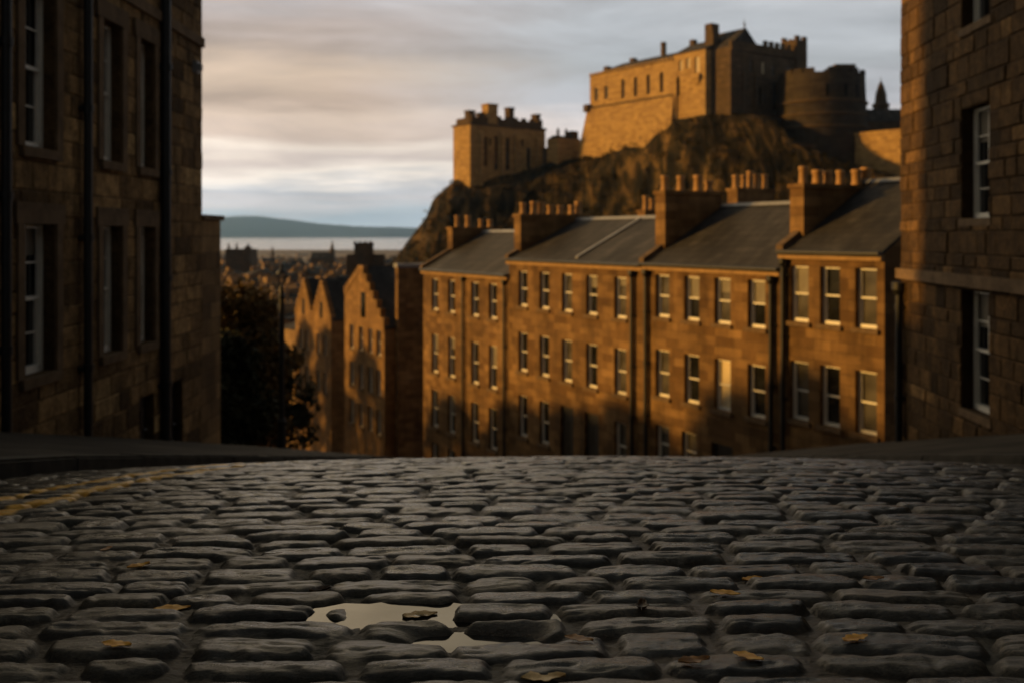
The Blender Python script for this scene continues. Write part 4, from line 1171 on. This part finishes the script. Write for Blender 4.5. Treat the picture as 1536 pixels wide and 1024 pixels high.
cwl = thing('castle_wall', 'bright sunlit castle curtain wall below the round bastion, beside the rough tenement', 'wall', (79.4, 242.0, 0), CD)
mb = MB(); mb.hexa([(0, -1.2, 4), (30, -1.2, 4), (30, 2, 4), (0, 2, 4)], [(0, 0, 23.6), (30, 0, 23.6), (30, 2, 23.6), (0, 2, 23.6)]); mb.build('wall', CASTLE, cwl)
mb = MB(); mb.box(-0.15, 30, -0.3, 2.2, 23.602, 24.4); mb.build('coping', CASTLE, cwl)
cw2 = thing('castle_wall', 'shaded low castle wall curving round the foot of the round bastion', 'wall', (66.5, 234.5, 0), (0.86, 0.50))
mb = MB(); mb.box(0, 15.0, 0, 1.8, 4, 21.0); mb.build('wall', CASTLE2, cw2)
mb = MB(); mb.box(0, 15.0, -0.25, 2.0, 21.002, 21.7); mb.build('coping', CASTLE2, cw2)

gate = thing('castle_gatehouse', 'black-roofed castle building behind the bright curtain wall', 'castle', (87.0, 258.0, 0), (1, 0))
mb = MB(); mb.box(0, 40, 0, 12, 14, 29.4); mb.build('wall', CASTLE2, gate)
mb = MB(); mb.hexa([(0, -0.4, 29.402), (40, -0.4, 29.402), (40, 12.4, 29.402), (0, 12.4, 29.402)], [(1.0, 4, 33.1), (39, 4, 33.1), (39, 8, 33.1), (1.0, 8, 33.1)]); mb.build('roof', SLATEF, gate)
spire = thing('spire', 'small pointed stone spire rising behind the black castle roof', 'spire', (100.8, 272.0, 0))
MB().lathe([(2.2, 20), (2.2, 35.0), (2.5, 35.2), (2.4, 35.8), (1.75, 36.0), (1.5, 38.6), (0.9, 40.4)], 8).build('shaft', CASTLE2, spire)
MB().lathe([(1.0, 40.3), (0.6, 41.2), (0.12, 42.2), (0.05, 43.2)], 8).build('finial', CASTLE2, spire)

# left block on the crag's end
keep_ = thing('castle_keep', 'square battlemented castle block standing alone at the seaward end of the crag', 'castle', (-12.0, 285.0, 0), CFR)
ops = [(4.8, 20, 1.3, 8.5), (8.4, 19, 1.5, 10), (12.6, 19, 1.3, 9.5), (16.2, 20, 1.3, 8), (20.2, 20, 1.5, 6), (6.6, 26, 0.9, 2.2), (10.6, 27, 0.9, 2.0), (18.2, 26.4, 0.9, 2.0)]
mb = MB(); shell(mb, 0, 27.2, 9.0, 8, 31.6, None, ops, 0.5); mb.build('wall', CASTLE, keep_)
for q_ in ops: slit(keep_, *q_, GLASS, 0.45)
for b_ in KEEP_BUTTRESS: b_.build('buttress', CASTLE, keep_)
mb = MB(); mb.box(-0.35, 27.5, -0.4, 9.3, 31.602, 32.2); mb.build('cornice', CASTLE2, keep_)
mb = MB(); mb.box(0.8, 26.6, 0.6, 8.6, 32.2, 34.0); merlons(mb, 0.8, 26.6, 0.6, 1.2, 34.002, 9, 0.8); mb.build('parapet', CASTLE2, keep_)
for u, w_, z, mm in ((0.6, 2.0, 36.0, CASTLE2), (6.6, 3.4, 38.3, CASTLE), (14.8, 1.8, 37.9, CASTLE2), (24.8, 1.6, 36.6, CASTLE2), (4.6, 1.0, 35.6, CASTLE2)):
    mb = MB(); mb.box(u, u + w_, 0.5 if w_ > 3 else 1.4, 3.8, 32.21, z - 0.5); mb.box(u - 0.2, u + w_ + 0.2, 0.3 if w_ > 3 else 1.2, 4.0, z - 0.498, z); mb.build('chimney', mm, keep_)

lodge = thing('castle_lodge', 'small castle lodge with slim pinnacles in the gap below the hall', 'castle', (13.2, 287.0, 0), CFR)
mb = MB(); shell(mb, 0, 8.5, 5, 14, 28.0); mb.build('wall', CASTLE, lodge)
mb = MB(); mb.hexa([(0, 0, 28.0), (8.5, 0, 28.0), (8.5, 5, 28.0), (0, 5, 28.0)], [(0.5, 2.3, 29.0), (8, 2.3, 29.0), (8, 2.7, 29.0), (0.5, 2.7, 29.0)]); mb.build('roof', SLATEF, lodge)
for u in (0.4, 3.4):
    MB().lathe([(0.45, 28.0), (0.4, 29.6), (0.5, 29.8), (0.15, 31.0)], 8, u, 0.4).build('pinnacle', CASTLE2, lodge)
MB().box(5.4, 7.8, 0.2, 3, 28.002, 30.4).build('chimney', CASTLE2, lodge)
stub = thing('castle_wall', 'low dark wall linking the lone battlemented block to the lodge', 'wall', (9.0, 292.0, 0), (1, 0))
mb = MB(); mb.box(0, 7.0, 0, 1.5, 12, 24.5); mb.box(0, 3.5, -0.001, 1.501, 24.502, 25.6); mb.build('wall', CASTLE2, stub)

# ------------------------------------------------------------------ the town below
TG = 'small houses of the blurred town below'
rt = random.Random(21)
placed = []


def town_house(px, d, w_, dep, hz, hr, ang, mat, roofm, label, group=None, name='house'):
    x = (px - 768) / F * d
    zb = -30.0
    t_ = thing(name, label, 'house', (x, d, 0), (math.cos(ang), math.sin(ang)), group)
    mb = MB(); shell(mb, 0, w_, dep, zb, hz, hz + hr)
    mb.build('wall', mat, t_)
    rf = gable_roof(t_, -0.1, w_ + 0.1, dep, hz, hz + hr, roofm, 0.2, False)
    mb = MB(); mb.box(0.2, 0.9, dep * 0.35, dep * 0.65, hz + hr * 0.4, hz + hr + 1.2)
    for k in range(3): mb.lathe([(0.13, hz + hr + 1.2), (0.11, hz + hr + 1.75)], 8, 0.55, dep * (0.40 + 0.1 * k))
    mb.build('chimney', mat, rf)
    return t_


ytop = lambda y, d: (353 - y) / F * d
for d in (118, 140, 165, 195, 235, 285, 350, 430, 530, 660, 820, 1050, 1350):
    step = 26 if d < 300 else 20
    px = 300 + rt.uniform(0, 12)
    while px < 640:
        wpx = rt.uniform(0.6, 1.0) * step
        w_ = wpx * d / F * 1.05
        w_ = max(w_, 5.0)
        base_y = {118: 470, 140: 452, 165: 440, 195: 432, 235: 424, 285: 417, 350: 409, 430: 403, 530: 398, 660: 393.5, 820: 389.5, 1050: 386.5, 1350: 384}[d]
        zt = ytop(base_y + rt.uniform(-4, 4) * (1 if d < 400 else 0.5), d)
        hr = min(3.2, w_ * 0.3) * rt.uniform(0.7, 1.1)
        if px > 585 and d > 190: break
        if px < 430 or d > 118:
            town_house(px, d + rt.uniform(-6, 6), w_, rt.uniform(7, 10), zt - hr, hr, R(rt.choice((-60, -50, 20, 35, 0, 15))), TOWNST, SLATEF if rt.random() < 0.75 else SLATE,
                       'small slate-roofed stone house in the blurred town between the trees and the sea', TG)
        px += wpx * rt.uniform(1.05, 1.5)

# landmarks on the skyline of the town
lm = thing('church', 'dark broad church hall with small pinnacles on the skyline at the edge of the town', 'church', ((338 - 768) / F * 420, 420, 0))
mb = MB(); mb.box(0, 10.5, 0, 12, -30, ytop(374, 420)); mb.box(8.2, 10.6, -0.5, 2, -30, ytop(370, 420)); mb.build('wall', CASTLE2, lm)
for u in (1.2, 4.6, 9.4): MB().lathe([(0.6, ytop(374.5, 420)), (0.5, ytop(369, 420)), (0.05, ytop(364, 420))], 6, u, 1.0).build('pinnacle', CASTLE2, lm)
st = thing('steeple', 'thin pale-grey church steeple alone on the town skyline', 'church', ((409 - 768) / F * 900, 900, 0))
MB().box(-1.6, 1.6, -1.6, 1.6, -30, ytop(383, 900)).build('tower', TOWNST, st); MB().lathe([(1.9, ytop(383, 900)), (0.1, ytop(368, 900))], 8).build('spire', CASTLE2, st)
ch = thing('church', 'long dark church with a sharp black spire on the town skyline', 'church', ((466 - 768) / F * 620, 620, 0))
mb = MB(); shell(mb, 0, 13.5, 8, -30, ytop(387, 620), ytop(379, 620)); mb.build('nave', CASTLE2, ch); gable_roof(ch, -0.1, 13.6, 8, ytop(387, 620), ytop(379, 620), SLATEF, 0.2, False)
MB().box(11.6, 14.4, 1, 4, -30, ytop(379, 620)).build('tower', CASTLE2, ch); MB().lathe([(1.9, ytop(379, 620)), (0.9, ytop(370, 620)), (0.05, ytop(360, 620))], 8, 13.0, 2.5).build('spire', CASTLE2, ch)
tw = thing('church_tower', 'square dark tower standing on the town skyline nearest the crag', 'tower', ((531 - 768) / F * 300, 300, 0))
MB().box(0, 5.2, 0, 5.2, -30, ytop(366, 300)).build('shaft', CASTLE2, tw)
mb = MB(); mb.box(-0.15, 5.35, -0.15, 5.35, ytop(366, 300), ytop(364.6, 300)); merlons(mb, -0.15, 5.35, -0.15, 0.4, ytop(364.6, 300) + .002, 4, 0.5); mb.build('parapet', CASTLE2, tw)
MB().box(-2.4, 8.5, 1, 7, -30, ytop(382, 300)).build('hall', CASTLE2, tw)

# ------------------------------------------------------------------ fallen leaves
def ground_at(px, py):
    """street point seen at a photo pixel"""
    rr_ = (py - 353) / F
    d = np.linspace(1.4, 16, 6000); x = (px - 768) / F * d
    z = P(d) + camber(x)
    k = int(np.argmax(-z / d <= rr_))
    return float(x[k]), float(d[k])


LG = 'fallen leaves on the setts'
LEAVES = [(258, 907, 0.055, LEAF_O, 'broad orange leaf lying flat on a dark sett by the shadowed roadside', 10),
          (208, 851, 0.040, LEAF_O, 'small orange leaf tilted in a joint of the shadowed setts', 40),
          (175, 976, 0.042, LEAF_O, 'small orange leaf nearest the dark bottom corner of the road', -10),
          (160, 826, 0.03, LEAF_B, 'tiny brown leaf in the shadowed setts', 70),
          (480, 884, 0.035, LEAF_D, 'crumpled dark leaf beside the wet glinting joint', 30),
          (630, 917, 0.052, LEAF_T, 'pale tan leaf lying at the edge of the puddle', 15),
          (822, 966, 0.062, LEAF_B, 'long curled brown leaf at the end of the puddle', 5),
          (868, 962, 0.040, LEAF_B, 'short brown leaf curled against the long curled one', -20),
          (815, 1014, 0.055, LEAF_T, 'tan leaf lying flat nearest the camera', 8),
          (963, 914, 0.038, LEAF_D, 'withered dark leaf upright in a joint', 80),
          (1128, 862, 0.038, LEAF_O, 'round orange leaf on a grey sett, farthest of the leaves past the puddle', 20),
          (1088, 892, 0.046, LEAF_O, 'narrow orange leaf seen edge-on across a joint', -15),
          (1283, 964, 0.042, LEAF_O, 'orange leaf resting against the side of a sett towards the dark kerb', 25),
          (1122, 993, 0.040, LEAF_O, 'slim orange leaf pointing down a joint between two big setts', -35),
          (1041, 998, 0.042, LEAF_B, 'brown torn leaf in mossy joint next to the slim orange one', 15),
          (1310, 872, 0.036, LEAF_B, 'thin brown leaf in a joint of the darkest setts', 5)]


def leaf(px, py, size, mat, label, ang, seed):
    rr_ = random.Random(seed)
    x, d = ground_at(px, py)
    wet = any(abs(x - a) < 0.2 and abs(d - b) < 0.1 for a, b, *_ in PITS)
    na, nb = 13, 7
    curl = rr_.uniform(0.3, 0.9) if mat is not LEAF_D else 1.6
    V = []; fc = []
    ca, sa = math.cos(R(ang)), math.sin(R(ang))
    for i in range(na):
        s = i / (na - 1); wdt = math.sin(math.pi * s ** 0.8) ** 0.75 * (0.40 + 0.10 * math.sin(s * 21 + seed)) * size + 0.0012
        for j in range(nb):
            q = (j / (nb - 1) - 0.5) * 2
            lx = (s - 0.5) * 2 * size; ly = q * wdt
            lz = 0.004 + curl * (0.16 * size * q * q + 0.22 * size * (s - 0.5) ** 2) + 0.03 * size * math.sin(9 * s + 3 * q + seed)
            V.append((lx * ca - ly * sa, lx * sa + ly * ca, lz))
    for i in range(na - 1):
        for j in range(nb - 1):
            a = i * nb + j; fc.append((a, a + nb, a + nb + 1, a + 1))
    me = bpy.data.meshes.new('fallen_leaf'); me.from_pydata(V, [], fc); me.materials.append(mat)
    me.polygons.foreach_set('use_smooth', [True] * len(fc))
    xs_ = np.array([x + v[0] for v in V]); ys_ = np.array([d + v[1] for v in V])
    gz = street_z(xs_, ys_)
    z = float(np.percentile(gz, 80))
    if wet: z = zw - min(v[2] for v in V) - 0.0015
    o = link('fallen_leaf', me, None, (x, d, z))
    sol = o.modifiers.new('thick', 'SOLIDIFY'); sol.thickness = 0.0009
    return tag(o, label, 'leaf', LG)


for k, (px, py, s, mm, lab, ang) in enumerate(LEAVES): leaf(px, py, s * 0.80, mm, lab, ang, k + 1)

# ------------------------------------------------------------------ haze over the firth
mb = MB(); mb.box(-15000, 15000, -80, 16900, -33.5, 330)
m = bpy.data.materials.new('sea_haze'); m.use_nodes = True
nt = m.node_tree; nt.nodes.remove(nt.nodes['Principled BSDF'])
pv = nt.nodes.new('ShaderNodeVolumePrincipled'); pv.inputs['Color'].default_value = (0.36, 0.64, 1.0, 1); pv.inputs['Density'].default_value = 6.0e-5; pv.inputs['Anisotropy'].default_value = 0.68
nt.links.new(pv.outputs[0], nt.nodes['Material Output'].inputs['Volume'])
hz = mb.build('haze', m); hz['kind'] = 'stuff'
